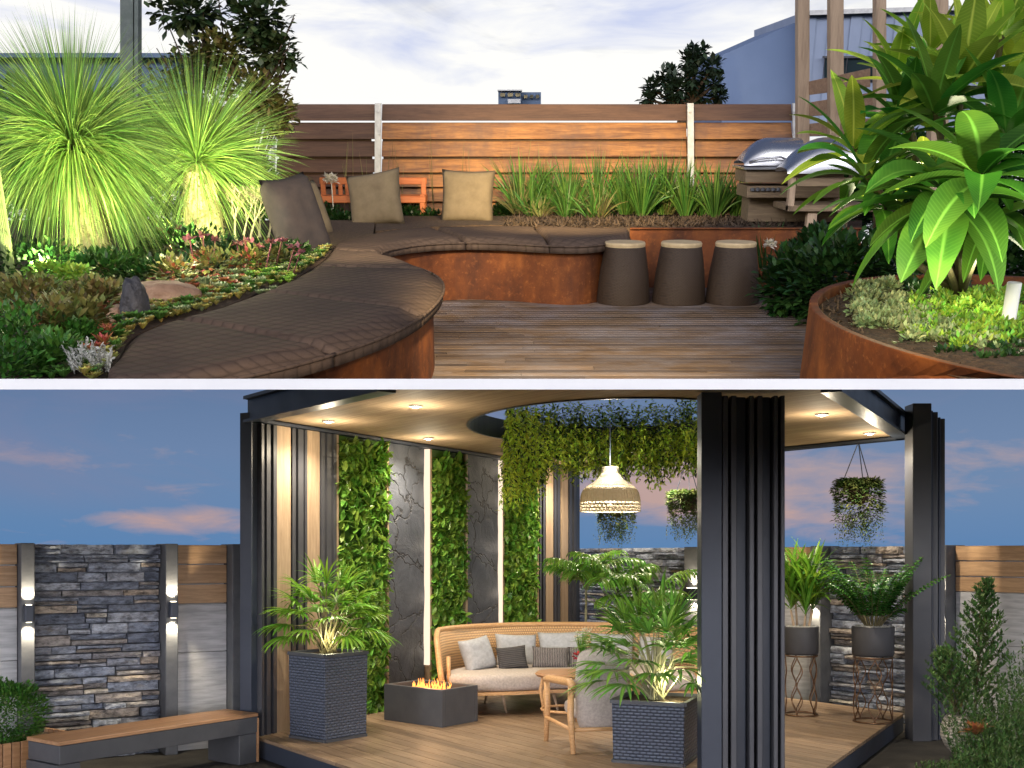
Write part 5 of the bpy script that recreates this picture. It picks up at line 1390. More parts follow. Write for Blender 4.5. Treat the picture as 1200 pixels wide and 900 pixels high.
hedge('dark_hedge_or_shade', 'dark leaf mass added to darken the gap behind the big leaved plant at the right', [(UY(1010, 225, 14.2), (.5, .3, .40)), (UY(1075, 200, 14.2), (.6, .3, .5)), (UY(1150, 190, 14.2), (.7, .3, .6)), (UY(1230, 190, 14.2), (.7, .3, .7)), (UY(1060, 250, 13.4), (.7, .3, .4)), (UY(1150, 255, 13.4), (.7, .3, .5)), (UY(1240, 250, 13.4), (.7, .3, .6))], 'leafdark', n=2200, L=.1, w=.06, cat='hedge')  # leaves added to keep this bright gap dark
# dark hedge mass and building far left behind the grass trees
hedge('dark_hedge_or_shade', 'dark evergreen hedge closing the left end of the terrace', [(UY(30, 150, 13.6), (.9, .3, .62)), (UY(120, 160, 13.6), (.9, .3, .55)), (UY(210, 170, 13.6), (.9, .3, .5)), (UY(60, 220, 12.8), (1.0, .3, .45)), (UY(180, 225, 12.8), (1.0, .3, .45)), (UY(-30, 200, 12.8), (.8, .3, .8)), (UY(290, 220, 13.2), (.45, .3, .4))], 'leafdark', n=2400, L=.09, w=.05, cat='hedge')
m = MB(); a, b = UY(-60, 68, 30), UY(210, 68, 30); m.box(((a.x + b.x) / 2, 31, a.z - 1.6), (b.x - a.x, 2, 3.2)); m.box(((a.x + b.x) / 2, 30.9, a.z + .05), (b.x - a.x + .3, 2.4, .1))
solo('neighbour_house', m, MT['farblue'], 'dark flat roofed house behind the grass trees at the left', 'house', ((a.x + b.x) / 2, 31, a.z - 3), up=True, absolute=True)
# ---------- white twiggy plants, flowers, succulents and rocks of the left bed
def twiggy(px, py, Y, h_, lab):
    p = UY(px, py, Y); p.z = .52; m = MB()
    def br(q, d, L_, r_, lv):
        e = q + d * L_; m.tube([q, q.lerp(e, .5) + Vector((R.uniform(-.02, .02),) * 3), e], [r_, r_ * .8, r_ * .6], 5)
        if lv:
            for k in range(3): br(e, (d + Vector((R.uniform(-.7, .7), R.uniform(-.5, .5), R.uniform(-.2, .5)))).normalized(), L_ * .7, r_ * .6, lv - 1)
        else:
            for k in range(7): m.blade(e, (R.uniform(-1, 1), R.uniform(-1, 1), R.uniform(-.3, 1)), .09, .018, .3, 2, 'leaf')
    for k in range(4): br(Vector((R.uniform(-.08, .08), 0, 0)), Vector((R.uniform(-.35, .35), R.uniform(-.2, .2), 1)).normalized(), h_ * .36, .012, 2)
    solo('twiggy_shrub', m, MT['paletwig'], lab, 'shrub', p, up=True, group='pale twiggy shrubs beside the second grass tree')
twiggy(285, 280, 10.6, .62, 'pale bare stemmed shrub just right of the second grass tree trunk')
twiggy(312, 278, 11.2, .52, 'pale twiggy shrub lit up beside the dark pillow')
def rosette(m, c_, r_, n=16, up_=.6, w=.5):
    for k in range(n):
        a_ = k * 2.4; q = k / n; el = up_ + (1 - q) * 1.2
        m.blade(c_, (math.cos(a_), math.sin(a_), el), r_ * (.5 + .6 * q), r_ * w, .1, 3, 'leaf', 0, fold=.25)
def succ(name, lab, mat, spots, r0, r1, cat='succulent', n=14, w=.55, loc=None):
    P = [UZ(px, py, .53) for px, py in spots]; loc = P[0]; m = MB()
    for p in P:
        rosette(m, p - loc + Vector((0, 0, R.uniform(0, .04))), R.uniform(r0, r1), n, R.uniform(.3, 1.1), w)
    return solo(name, m, MT[mat], lab, cat, loc, up=True)
def rnd(n, x0, x1, y0, y1): return [(R.uniform(x0, x1), R.uniform(y0, y1)) for _ in range(n)]
succ('yellow_sedum', 'yellow and orange sedum mat in front of the sandstone rock', 'yellowleaf', [(175 + i * 1.1, 362 + R.uniform(-11, 8) - i * .19) for i in range(78)], .025, .05)
succ('bronze_sedum', 'bronze and yellow sedum filling the edge beside the bench cushion', 'yellowleaf', [(150 + i * 2.2, 380 - i * .62 - R.uniform(0, 9)) for i in range(88)], .03, .055)
def edge_succ(name, lab, mat, n, d0, d1, r0, r1):
    m = MB(); loc = LB_[len(LB_) // 2].copy(); loc.z = .53; RS = resample(LB_, 400)
    for i in range(n):
        k = R.randrange(78 if RS[0].y > RS[-1].y else 2, 398 if RS[0].y > RS[-1].y else 322); t_ = (RS[k + 1] - RS[k - 1]).normalized(); q = RS[k] + Vector((-t_.y, t_.x, 0)) * R.uniform(d0, d1); q.z = .535
        rosette(m, q - loc + Vector((0, 0, R.uniform(0, .03))), R.uniform(r0, r1), 14, R.uniform(.3, 1.1), .55)
    return solo(name, m, MT[mat], lab, 'succulent', loc, up=True)
edge_succ('edging_sedum', 'low green and gold sedum edging right against the bench cushions', 'yellowleaf', 150, .02, .10, .03, .055)
edge_succ('edging_succulent', 'grey green succulent edging along the bench', 'sage', 110, .03, .22, .035, .07)
edge_succ('dark_edging', 'dark leaved edging plants along the bench', 'leafmid', 150, .03, .3, .04, .08)
succ('green_sedum', 'green sedum scattered over the left bed', 'sage', rnd(70, 150, 330, 305, 350), .03, .06)
succ('red_sedum', 'red tipped sedum around the sandstone rock', 'redleaf', rnd(26, 195, 262, 330, 352) + rnd(20, 120, 145, 340, 372) + rnd(14, 262, 285, 322, 345), .035, .07)
succ('red_euphorbia', 'clump of red leaved succulent in the left foreground', 'redleaf', rnd(24, 92, 128, 386, 420) + rnd(9, 38, 62, 392, 405), .05, .085, n=18, w=.3)
succ('lime_sedum', 'lime green sedum cushion touching the bench cushion', 'lime', rnd(70, 292, 342, 316, 336) + rnd(16, 275, 300, 308, 322), .03, .06)
succ('sage_rosettes', 'grey green rosette succulents around the pale flowers', 'sage', rnd(40, 215, 285, 312, 345) + rnd(14, 240, 262, 308, 318), .05, .09)
succ('pink_flowers', 'pink flower heads on stems beside the lime sedum', 'pinkleaf', rnd(10, 228, 260, 285, 305), .04, .07)
m = MB(); loc = UZ(300, 320, .53)
for (px, py, hx, hy) in ((282, 320, 278, 286), (290, 318, 292, 284), (300, 318, 303, 289), (310, 322, 318, 285), (322, 318, 330, 283), (335, 325, 345, 290), (342, 326, 352, 296), (230, 322, 222, 280), (240, 322, 238, 276), (250, 318, 252, 282), (205, 300, 190, 270), (212, 300, 208, 268), (200, 300, 198, 274)):
    b_ = UZ(px, py, .53); e = UY(hx, hy, b_.y - .05); m.tube([b_ - loc, e - loc], .005, 4)
    for k in range(16): m.blade(e - loc + Vector((R.uniform(-.03, .03), R.uniform(-.03, .03), 0)), (R.uniform(-1, 1), R.uniform(-1, 1), R.uniform(-.2, 1)), .05, .03, .3, 2, 'leaf')
solo('pink_succulent', m, MT['pinkleaf'], 'long stemmed pink flowering succulents along the left bed', 'flower', loc, up=True)
def rockobj(px, py, z, r, mat, lab, seed, name='rock'):
    c_ = UZ(px, py, z); bm = bmesh.new(); bmesh.ops.create_icosphere(bm, subdivisions=4, radius=1)
    for v in bm.verts:
        k = 1 + .22 * noise.noise(v.co * 1.3 + Vector((seed, 0, 0))) + .09 * noise.noise(v.co * 3.5 + Vector((0, seed, 0)))
        v.co = Vector((v.co.x * r[0] * k, v.co.y * r[1] * k, max(-.6, v.co.z) * r[2] * k))
    me = bpy.data.meshes.new(name); bm.to_mesh(me); bm.free(); me.materials.append(MT[mat])
    for p in me.polygons: p.use_smooth = True
    o = bpy.data.objects.new(name, me); COL.objects.link(o); tag(o, lab, 'rock'); place(o, c_ + Vector((0, 0, r[2] * .4)), .15, up=True)
rockobj(188, 352, .54, (.24, .2, .09), 'rock', 'flat pale sandstone slab among the sedum', 2)
rockobj(160, 374, .54, (.075, .09, .17), 'rockdk', 'pointed dark rock standing beside the bench cushion', 5)
rockobj(140, 372, .54, (.07, .12, .05), 'rock', 'small sandstone lump left of the dark rock', 9)
hedge('foreground_shrub', 'low dark green shrub in the left foreground corner', [(UZ(60, 425, .56), (.17, .25, .16)), (UZ(25, 405, .58), (.22, .3, .26)), (UZ(92, 402, .56), (.11, .15, .13)), (UZ(5, 440, .56), (.2, .2, .2))], 'box', n=1100, L=.04, w=.022)
hedge('bronze_shrub', 'taller bronze and olive leaved shrub beside the small rocks', [(UZ(100, 375, .62), (.13, .2, .14)), (UZ(70, 385, .62), (.15, .2, .17)), (UZ(115, 352, .6), (.14, .2, .12))], 'vineback', n=420, L=.055, w=.035)
hedge('red_shrub', 'reddish leaved succulent shrub at the pale rock', [(UZ(205, 322, .62), (.16, .2, .13)), (UZ(245, 312, .62), (.2, .2, .15)), (UZ(290, 308, .62), (.18, .2, .13))], 'redleaf', n=45, L=.05, w=.026)
hedge('olive_shrub', 'olive and gold leaved succulent shrub behind the pale rock', [(UZ(205, 320, .62), (.18, .2, .13)), (UZ(250, 310, .62), (.22, .2, .14)), (UZ(295, 306, .62), (.18, .2, .12)), (UZ(325, 303, .6), (.12, .15, .1))], 'vineback', n=220, L=.055, w=.03)
hedge('bronze_groundcover', 'bronze leaved groundcover under the larger grass tree', [(UZ(70, 365, .56), (.3, .4, .10)), (UZ(110, 345, .56), (.25, .35, .09)), (UZ(30, 350, .6), (.3, .4, .15))], 'vineback', n=900, L=.05, w=.03)
hedge('dark_groundcover', 'dark groundcover filling the middle of the left bed', [(UZ(190, 318, .56), (.4, .5, .10)), (UZ(120, 315, .58), (.4, .5, .14)), (UZ(270, 300, .58), (.5, .5, .12)), (UZ(330, 300, .56), (.3, .4, .12)), (UZ(40, 310, .6), (.5, .6, .2)), (UZ(215, 290, .6), (.6, .5, .2))], 'leafdark', n=1000, L=.06, w=.03)
hedge('lime_groundcover', 'small lime leaved groundcover beneath the larger grass tree skirt', [(UZ(60, 318, .66), (.2, .2, .05)), (UZ(88, 320, .66), (.12, .2, .04))], 'lime', n=260, L=.04, w=.03)
m = MB(); loc = UZ(105, 425, .55)
for i in range(46):
    q = UZ(R.uniform(86, 128), R.uniform(424, 438), .55) - loc; d = Vector((R.uniform(-.6, .6), R.uniform(-.4, .2), 1)).normalized(); L_ = R.uniform(.05, .13); m.tube([q, q + d * L_], .0025, 4)
    for k in range(9): m.blade(q + d * L_ * (k + 1) / 9, (R.uniform(-1, 1), R.uniform(-1, 1), .4), .022, .014, 0, 2, 'leaf')
solo('silver_plant', m, MT['silver'], 'small silver leaved plant at the front end of the bench', 'plant', loc, up=True)
# ---------- dark clump with white flower near the stools, white flower behind pillow
strap(902, 330, 11.6, .62, 150, .03, 'dark strap leaved clump in shadow right of the stools', .75, 'leafdark', group=None, zb=0)
for (px, py, Y, lab, nn, sz) in ((903, 286, 11.35, 'white flower head over the dark clump right of the stools', 60, .045), (388, 210, 14.0, 'white flower head beside the orange seat', 90, .07)):
    c_ = UY(px, py, Y); m = MB()
    for i in range(nn): m.blade((R.uniform(-sz, sz), R.uniform(-.03, .03), R.uniform(-sz * .5, sz * .5)), (R.uniform(-1, 1), R.uniform(-1, .3), R.uniform(-.3, 1)), .06, .04, .4, 2, 'leaf')
    m.tube([(0, 0, 0), (.01, 0, -(c_.z - .45))], .006, 5)
    solo('white_flower', m, MT['petal'], lab, 'flower', c_, up=True)
hedge('dark_shrub_or_shade', 'dark leaf mass added to stand in for the black shade behind the round planter', [(UZ(930, 335, .25), (.35, .3, .35)), (UZ(985, 330, .35), (.5, .4, .45)), (UZ(1060, 325, .4), (.6, .4, .5)), (UZ(1150, 325, .4), (.7, .4, .5)), (UZ(1230, 325, .4), (.7, .4, .6)), (UZ(960, 300, .4), (.35, .3, .3))], 'leafdark', n=1500, L=.09, w=.05)  # dark leaves put in for the black shade of this corner
# ---------- barbecue on its timber trolley
Yb = 12.6
def Q(px, py, dy=0): return UY(px, py, Yb + dy)
loc = Q(930, 262); loc.z = .0
t = thing('barbecue', 'stainless barbecue with curved hood built into a timber counter', 'barbecue', loc, up=True)
def bx(m, px0, px1, py0, py1, y0, y1):
    a, b = Q(px0, py1), Q(px1, py0); m.hexa([Vector(v) - loc for v in [(a.x, Yb + y0, a.z), (b.x, Yb + y0, a.z), (b.x, Yb + y1, a.z), (a.x, Yb + y1, a.z), (a.x, Yb + y0, b.z), (b.x, Yb + y0, b.z), (b.x, Yb + y1, b.z), (a.x, Yb + y1, b.z)]])
def hood(px0, px1, pyt, pyb, y0, y1, mat, name):
    m = MB(); a, b = Q(px0, pyb), Q(px1, pyt); H_ = b.z - a.z; W_ = b.x - a.x; vs = []; fs = []; n1, n2 = 16, 10
    for i in range(n1 + 1):
        for j in range(n2 + 1):
            an = PI * j / n2; yy = (y0 + y1) / 2 - math.cos(an) * (y1 - y0) / 2; zz = math.sin(an) ** .6 * H_
            xx = W_ * i / n1; sh = math.sin(PI * min(.5, i / n1 * 1.1)) ** .8
            vs.append(Vector((a.x + xx, Yb + yy, a.z + zz * (.15 + .85 * sh))) - loc)
    for i in range(n1):
        for j in range(n2): q = i * (n2 + 1) + j; fs.append((q, q + n2 + 1, q + n2 + 2, q + 1))
    m.add(vs, fs); return m.build(name, MT[mat], t, True)
hood(872, 945, 162, 194, 0, .6, 'stainless', 'hood')
hood(905, 1010, 160, 200, -.7, -.15, 'stainless', 'lid')
for (x0, x1, y0, y1, ya, yb_, mt, nm) in ((873, 990, 199, 214, .0, .6, 'bbqwood', 'counter_board'), (875, 990, 218, 232, .0, .6, 'bbqwood', 'counter_board'), (871, 1000, 195.5, 199, -.05, .65, 'stainless', 'worktop'), (908, 1005, 236, 243, -.6, .1, 'bbqwood', 'shelf'),
                                          (908, 918, 205, 243, -.6, -.5, 'oldpost', 'leg'), (930, 943, 243, 268, -.55, -.45, 'oldpost', 'leg'), (918, 990, 205, 215, -.6, -.55, 'bbqwood', 'counter_board'), (984, 992, 200, 290, -.2, -.1, 'oldpost', 'leg'), (880, 990, 233, 262, .2, .6, 'bbqwood', 'cabinet')):
    m = MB(); bx(m, x0, x1, y0, y1, ya, yb_); bevel(m.build(nm, MT[mt], t), .006, 1)
m = MB()
for k in range(6): q = Q(882 + k * 6, 222, -.01) - loc; m.lathe([(0, .02), (.022, .015), (.026, -.015), (0, -.02)], q, 10)
m.build('knobs', MT['graphite'], t)
m = MB(); m.tube([Q(878, 190, -.02) - loc, Q(890, 186, -.06) - loc, Q(915, 184, -.06) - loc, Q(925, 188, -.02) - loc], .012, 6); m.build('handle', MT['stainless'], t, True)
# ---------- old timber frame at the right: posts and boards
Yq = 13.0
for px0, px1, Y, pb, lab in ((935, 949, 13.6, 270, 'leftmost tall post of the old timber frame'), (973, 989, 13.2, 270, 'second tall post of the old timber frame'), (1027, 1039, 12.6, 270, 'third tall post with a dark edge'), (1091, 1112, 12.0, 270, 'thick fourth post half hidden by the big leaves')):
    a, b = UY(px0, -30, Y), UY(px1, -30, Y); a2, b2 = UY(px0, pb, Y), UY(px1, pb, Y); m = MB(); w_ = .14
    m.hexa([Vector((a2.x, Y, a2.z)), Vector((b2.x, Y, a2.z)), Vector((b2.x, Y + w_, a2.z)), Vector((a2.x, Y + w_, a2.z)), Vector((a.x, Y, a.z)), Vector((b.x, Y, a.z)), Vector((b.x, Y + w_, a.z)), Vector((a.x, Y + w_, a.z))])
    o = solo('timber_post', m, MT['oldpost'], lab, 'post', ((a2.x + b2.x) / 2, Y, a2.z), up=True, absolute=True, group='tall posts of the old timber frame'); bevel(o, .008, 2)
fl = UZ(985, 282, .0)
t = thing('slatted_screen', 'short run of weathered boards fixed between the tall posts', 'screen', UY(985, 120, 13.0), up=True); loc = UY(985, 120, 13.0)
for (x0, y0a, y0b, x1, y1a, y1b) in ((936, 98, 113, 1020, 80, 102), (936, 122, 137, 1024, 108, 132), (938, 146, 160, 1026, 138, 158), (938, 168, 180, 1026, 164, 182)):
    Y0, Y1 = 13.75, 12.75
    a, b, c_, d = UY(x0, y0b, Y0), UY(x1, y1b, Y1), UY(x1, y1a, Y1), UY(x0, y0a, Y0)
    m = MB(); th_ = Vector((0, .03, 0)); m.hexa([p - loc for p in (a, b, b + th_, a + th_, d, c_, c_ + th_, d + th_)]); bevel(m.build('board', MT['oldboard'], t), .004, 1)
# ---------- neighbours
t = thing('neighbour_building', 'blue rendered building with sloping parapet behind the fence', 'building', UY(960, 130, 24), up=True); loc = UY(960, 130, 24)
Y0 = 22.5
def pl(pts, Y, mat, name, th_=.3, yoff=0):
    P = [UY(px, py, Y) - loc for px, py in pts]; m = MB(); n = len(P)
    vs = P + [p + Vector((0, th_, 0)) for p in P]; fs = [tuple(range(n)), tuple(range(2 * n - 1, n - 1, -1))] + [(i, n + i, n + (i + 1) % n, (i + 1) % n) for i in range(n)]
    m.add(vs, fs); return m.build(name, MT[mat], t)
pl([(845.5, 160), (936, 160), (936, 25), (845.5, 65)], Y0, 'bluewall', 'side_wall', 4)
pl([(936.5, 160), (1260, 160), (1260, 5), (936.5, 16)], Y0 - .3, 'greywall', 'front_wall', 4)
pl([(936, 18), (1260, 7), (1260, 2), (936, 12.5)], Y0 - .45, 'galv', 'coping', .3)
w_ = pl([(966, 92), (1066, 92), (1066, 68), (966, 68)], Y0 - .36, 'glass', 'window', .02)
m = MB()
for px0, px1, py0, py1 in ((964.5, 967, 66, 94), (1065, 1067.5, 66, 94), (964.5, 1067.5, 65.5, 68), (964.5, 1067.5, 92, 94), (991, 993, 68, 92), (1024, 1026, 68, 92)):
    a, b = UY(px0, py1, Y0 - .42) - loc, UY(px1, py0, Y0 - .42) - loc; m.hexa([(a.x, a.y, a.z), (b.x, a.y, a.z), (b.x, a.y + .05, a.z), (a.x, a.y + .05, a.z), (a.x, a.y, b.z), (b.x, a.y, b.z), (b.x, a.y + .05, b.z), (a.x, a.y + .05, b.z)])
m.build('frame', MT['graphite'], w_)
m = MB()
for px in range(945, 1250, 26):
    a, b = UY(px, 150, Y0 - .33) - loc, UY(px + .8, 18, Y0 - .33) - loc; m.hexa([(a.x, a.y, a.z), (b.x, a.y, a.z), (b.x, a.y + .02, a.z), (a.x, a.y + .02, a.z), (a.x, a.y, b.z), (b.x, a.y, b.z), (b.x, a.y + .02, b.z), (a.x, a.y + .02, b.z)])
m.build('seam', MT['greywall'], t)
t = thing('distant_block', 'small bluish flat roofed block far beyond the fence', 'building', UY(608, 125, 60), up=True); loc = UY(608, 125, 60)
def bb(m, px0, px1, py0, py1, Y, dy=3):
    a, b = UY(px0, py1, Y) - loc, UY(px1, py0, Y) - loc; m.hexa([(a.x, a.y, a.z), (b.x, a.y, a.z), (b.x, a.y + dy, a.z), (a.x, a.y + dy, a.z), (a.x, a.y, b.z), (b.x, a.y, b.z), (b.x, a.y + dy, b.z), (a.x, a.y + dy, b.z)])
m = MB(); bb(m, 584, 611, 105.5, 140, 60); bb(m, 611.2, 634, 108, 140, 60.5); m.build('wall', MT['farblue'], t)
m = MB(); bb(m, 583, 612, 105, 106.3, 59.8, 3.4); bb(m, 595, 610, 116, 121, 59.7, .2); m.build('coping', MT['galv'], t)
m = MB()
for k in range(3): bb(m, 586 + k * 9, 592 + k * 9, 109, 113, 59.8, .1); bb(m, 614 + k * 7, 618 + k * 7, 111, 115, 60.3, .1)
m.build('window', MT['glass'], t)
# tree behind the fence
loc = UY(800, 150, 20); t = thing('dark_tree', 'dark broadleaf tree silhouetted behind the fence', 'tree', loc, up=True)
ms = MB(); ml = MB()
blobs = [(765, 104, 10), (778, 95, 13), (795, 105, 16), (812, 90, 18), (808, 72, 14), (822, 62, 9), (835, 78, 12), (838, 98, 12), (820, 112, 14), (788, 118, 14), (760, 116, 9), (843, 112, 8), (812, 60, 6), (785, 84, 6)]
ms.tube([(0, 0, 0), (.05, 0, .35), (.1, 0, .7)], [.12, .09, .06], 8)
for px, py, r_ in blobs:
    c_ = UY(px, py, 20 + R.uniform(-.3, .3)) - loc; k_ = 20 / F * .95; rr_ = r_ * k_
    ms.tube([(.05, 0, .35), c_ * .6 + Vector((0, 0, .1)), c_], [.05, .03, .012], 5)
    leafball(ml, c_, (rr_, rr_, rr_), int(9 * r_), .13, .08, .1, .0, .4, 'leaf', 2)
ms.build('trunk', MT['bark'], t); ml.build('crown', MT['treeleaf'], t)
# ---------- round corten planter at the right with the big leaved plant
pc = Vector((2.94, 5.85, 0)); rx_, ry_ = 1.3, 1.9; ZR = .62
t = thing('round_planter', 'large round corten steel planter at the right', 'planter', pc, up=True)
m = MB(); n = 96; vs = []; fs = []
for r_, z in ((1.0, 0), (1.0, ZR), (.965, ZR), (.965, ZR - .16)):
    for k in range(n): a_ = 2 * PI * k / n; vs.append(Vector((pc.x + rx_ * r_ * math.cos(a_), pc.y + ry_ * r_ * math.sin(a_), z)))
for i in range(3):
    for k in range(n): j = (k + 1) % n; fs.append((i * n + k, i * n + j, i * n + n + j, i * n + n + k))
m.add(vs, fs); m.clamp(); o = m.build('wall', MT['corten'], t, off=pc); bevel(o, .006, 2)
m = MB(); m.add([(pc.x + rx_ * .965 * math.cos(2 * PI * k / n), pc.y + ry_ * .965 * math.sin(2 * PI * k / n), ZR - .06 ) for k in range(n)], [tuple(range(n))]); m.build('soil', MT['soil'], t, off=pc)
ZP = ZR - .05
def pcover(name, lab, mat, spots, r0, r1, n=60, L_=.035, w=.02):
    P = [UZ(px, py, ZP) for px, py in spots]; loc = P[0]; m = MB()
    for p in P: leafball(m, p - loc + Vector((0, 0, .02)), (R.uniform(r0, r1), R.uniform(r0, r1), R.uniform(r0, r1) * .6), n, L_, w, .5, .4, .3)
    return solo(name, m, MT[mat], lab, 'groundcover', loc, up=True)
pcover('lime_groundcover', 'bright lime groundcover in the front of the round planter', 'lime', rnd(70, 1085, 1200, 345, 392) + rnd(30, 1120, 1200, 390, 415), .04, .09, 70)
pcover('sage_groundcover', 'sage green succulent mounds near the planter rim', 'sage', rnd(22, 998, 1060, 338, 366) + rnd(20, 1005, 1095, 366, 385) + rnd(14, 1060, 1130, 385, 408), .04, .075, 70)
pcover('round_succulent', 'rounded grey green succulent at the back of the planter', 'sage', [(1038, 338), (1036, 340), (1042, 340)], .07, .09, 160)
pcover('dark_groundcover', 'dark low groundcover at the foot of the big leaved plant', 'leafdark', rnd(26, 1060, 1130, 330, 350) + rnd(22, 1100, 1200, 400, 430), .04, .07, 60)
pcover('trailing_groundcover', 'patchy low groundcover along the front rim of the planter', 'sage', [(1000 + i * 2.4, 388 + i * .55 - R.uniform(4, 30)) for i in range(70)], .03, .06, 45)
pcover('moss_groundcover', 'mossy green groundcover in the middle of the planter', 'lime', rnd(46, 1060, 1190, 350, 405), .03, .07, 60)
pcover('back_groundcover', 'lime leaves glowing behind the big drooping leaves', 'lime', [(1068, 296), (1075, 302), (1095, 305), (1062, 308)], .06, .11, 90)
m = MB(); p0 = UZ(1080, 390, ZP)
for i in range(1500):
    a_, q = R.uniform(0, 6.28), math.sqrt(R.random()) * .95; c_ = Vector((pc.x + rx_ * q * math.cos(a_), pc.y + ry_ * q * math.sin(a_), ZP - .005)); m.blade(c_ - p0, (R.uniform(-1, 1), R.uniform(-1, 1), R.uniform(0, .7)), R.uniform(.03, .07), .018, .3, 1, 'strap')
solo('mulch', m, MT['bark'], 'bark mulch in the round planter', 'mulch', p0, up=True)['kind'] = 'stuff'
# lamp tube in the planter
lp = UZ(1180, 387, ZP); k_ = lp.y / F * 1.0
t = thing('planter_lamp', 'white cylindrical garden lamp at the right edge of the round planter', 'lamp', lp, up=True)
m = MB(); h_ = 54 * k_; r_ = 8 * k_; m.lathe([(r_, 0), (r_, h_), (r_ * .9, h_ + .004), (r_ * .86, h_ - .03), (0, h_ - .03)], n=28); m.build('housing', MT['white'], t, True)
m = MB(); m.lathe([(0, h_ - .028), (r_ * .84, h_ - .028)], n=24); m.build('lens', MT['wlamp'], t)
# frangipani-like plant with big leaves
Yv = 5.4; bp = UZ(1125, 345, ZP)
t = thing('frangipani', 'big leaved tropical shrub spreading over the round planter', 'shrub', bp, up=True)
ms = MB(); mg = MB(); my = MB()
def ros(px, py, Y, n, L_, w, tilt, mb, droop, el0, el1, a0=0.0):
    c_ = UY(px, py, Y) - bp
    ms.tube([Vector((R.uniform(-.03, .03), 0, 0)), c_ * .5 + Vector((R.uniform(-.06, .06), .03, -.05)), c_ + Vector((0, 0, .02))], [.028, .022, .016], 8)
    for k in range(n):
        a_ = a0 + k * 2.39996; q = k / n; el = el0 + (el1 - el0) * (1 - q)
        d = Vector((math.cos(a_) * math.cos(el), math.sin(a_) * math.cos(el), math.sin(el)))
        mb.blade(c_ + d * .02 + Vector((0, 0, -.03 * q)), d, L_ * R.uniform(.8, 1.12), w * R.uniform(.85, 1.15), droop * R.uniform(.5, 1.2), 10, 'lance', R.uniform(-.35, .35), fold=.28)
ros(1115, 236, 5.3, 26, .52, .175, 0, mg, .95, -.5, 1.0, .3)
ros(1062, 150, 6.1, 18, .46, .135, 0, mg, .55, -.1, 1.25, 1.1)
ros(1128, 92, 5.9, 20, .42, .135, 0, my, .35, -.15, 1.3, 2.0)
ros(1180, 160, 5.6, 18, .5, .13, 0, mg, .5, -.2, 1.2, .7)
ros(1190, 90, 6.3, 14, .45, .12, 0, my, .4, 0, 1.3, .2)
ros(1080, 215, 6.4, 14, .45, .11, 0, my, .6, -.1, 1.2, 2.8)
ros(1050, 90, 6.6, 14, .40, .10, 0, my, .4, 0, 1.2, 5.0)
ros(1090, 60, 6.4, 12, .38, .10, 0, my, .3, .1, 1.3, 3.3)
ros(1175, 40, 6.2, 14, .42, .11, 0, my, .3, .1, 1.3, 3.9)
ros(1160, 260, 5.6, 16, .46, .12, 0, mg, .9, -.5, .7, 1.4)
ros(1095, 130, 5.7, 14, .44, .12, 0, mg, .5, -.1, 1.2, 2.2)
ros(1012, 205, 5.7, 14, .46, .11, 0, mg, .6, -.3, 1.0, 2.6)
ros(1000, 175, 6.0, 12, .42, .10, 0, my, .5, -.2, 1.1, 1.9)
ros(1150, 205, 5.0, 14, .46, .155, 0, mg, .7, -.3, 1.0, 4.0)
ros(1035, 240, 5.9, 14, .40, .11, 0, mg, .8, -.4, .9, .9)
ms.build('stem', MT['stem'], t); mg.build('foliage', MT['frangi'], t, True); my.build('young_foliage', MT['frangil'], t, True)
# =================================================================== SKY, SUN, LAMPS, ADDED FILL, CAMERA
light('planter_spot', 'SPOT', UY(1150, 330, 4.3), 130, (1, .97, .62), aim=UY(1140, 110, 5.9), size=.05, cone=110, blend=.9, up=True)
light('planter_spot', 'SPOT', UY(1060, 300, 7.1), 90, (1, .97, .6), aim=UY(1090, 150, 6.0), size=.05, cone=110, blend=.9, up=True)
light('planter_lamp_glow', 'POINT', UZ(1160, 372, ZP) + Vector((-.06, -.02, .2)), 7.5, (1, .97, .66), size=.05, up=True)
light('planter_lamp_glow', 'POINT', UZ(1090, 345, ZP) + Vector((0, 0, .14)), 3.0, (1, .97, .6), size=.05, up=True)
light('fence_warm_fill', 'SPOT', UY(660, 60, 9.0), 2300, (1, .76, .38), aim=UY(670, 245, 14.5), size=.12, cone=50, blend=.8, up=True)  # added warm fill on the fence, no lamp stands there
light('bench_warm_fill', 'SPOT', UY(430, 60, 7.5), 700, (1, .80, .50), aim=UY(440, 290, 11.5), size=.10, cone=62, blend=.8, up=True)  # added warm fill over the bench, from no visible lamp
light('deck_warm_fill', 'SPOT', UY(620, 90, 5.6), 1250, (1, .78, .44), aim=UY(660, 435, 7.4), size=.1, cone=66, blend=.9, up=True)  # added warm pool of light on the front deck, no fixture
light('bench_front_fill', 'SPOT', UY(700, 170, 3.4), 150, (1, .72, .38), aim=UY(420, 430, 4.9), size=.1, cone=50, blend=.8, up=True)  # added fill for the corten front of the left bench
light('planter_wall_fill', 'SPOT', UY(830, 120, 3.6), 300, (1, .75, .42), aim=UY(1000, 410, 5.4), size=.1, cone=60, blend=.8, up=True)  # added fill for the round planter wall, without a lamp
light('succulent_glow', 'POINT', UZ(225, 330, .53) + Vector((0, -.1, .35)), 16, (1, .88, .6), size=.05, up=True)
light('succulent_glow', 'POINT', UZ(318, 322, .53) + Vector((-.1, -.05, .3)), 4, (1, .95, .6), size=.05, up=True)
light('shrub_uplight', 'SPOT', UZ(300, 300, .55), 110, (1, .93, .62), aim=UY(300, 180, 11.4), size=.04, cone=90, up=True)
light('foreground_glow', 'POINT', UZ(60, 418, .55) + Vector((0, 0, .35)), 1.6, (1, .85, .6), size=.05, up=True)
SUN_EL, SUN_AZ = math.radians(7), math.radians(212)
sd = bpy.data.lights.new('dusk_sun', 'SUN'); sd.energy = .42; sd.angle = math.radians(12); sd.color = (.80, .86, 1.0)
so = bpy.data.objects.new('dusk_sun', sd); COL.objects.link(so)
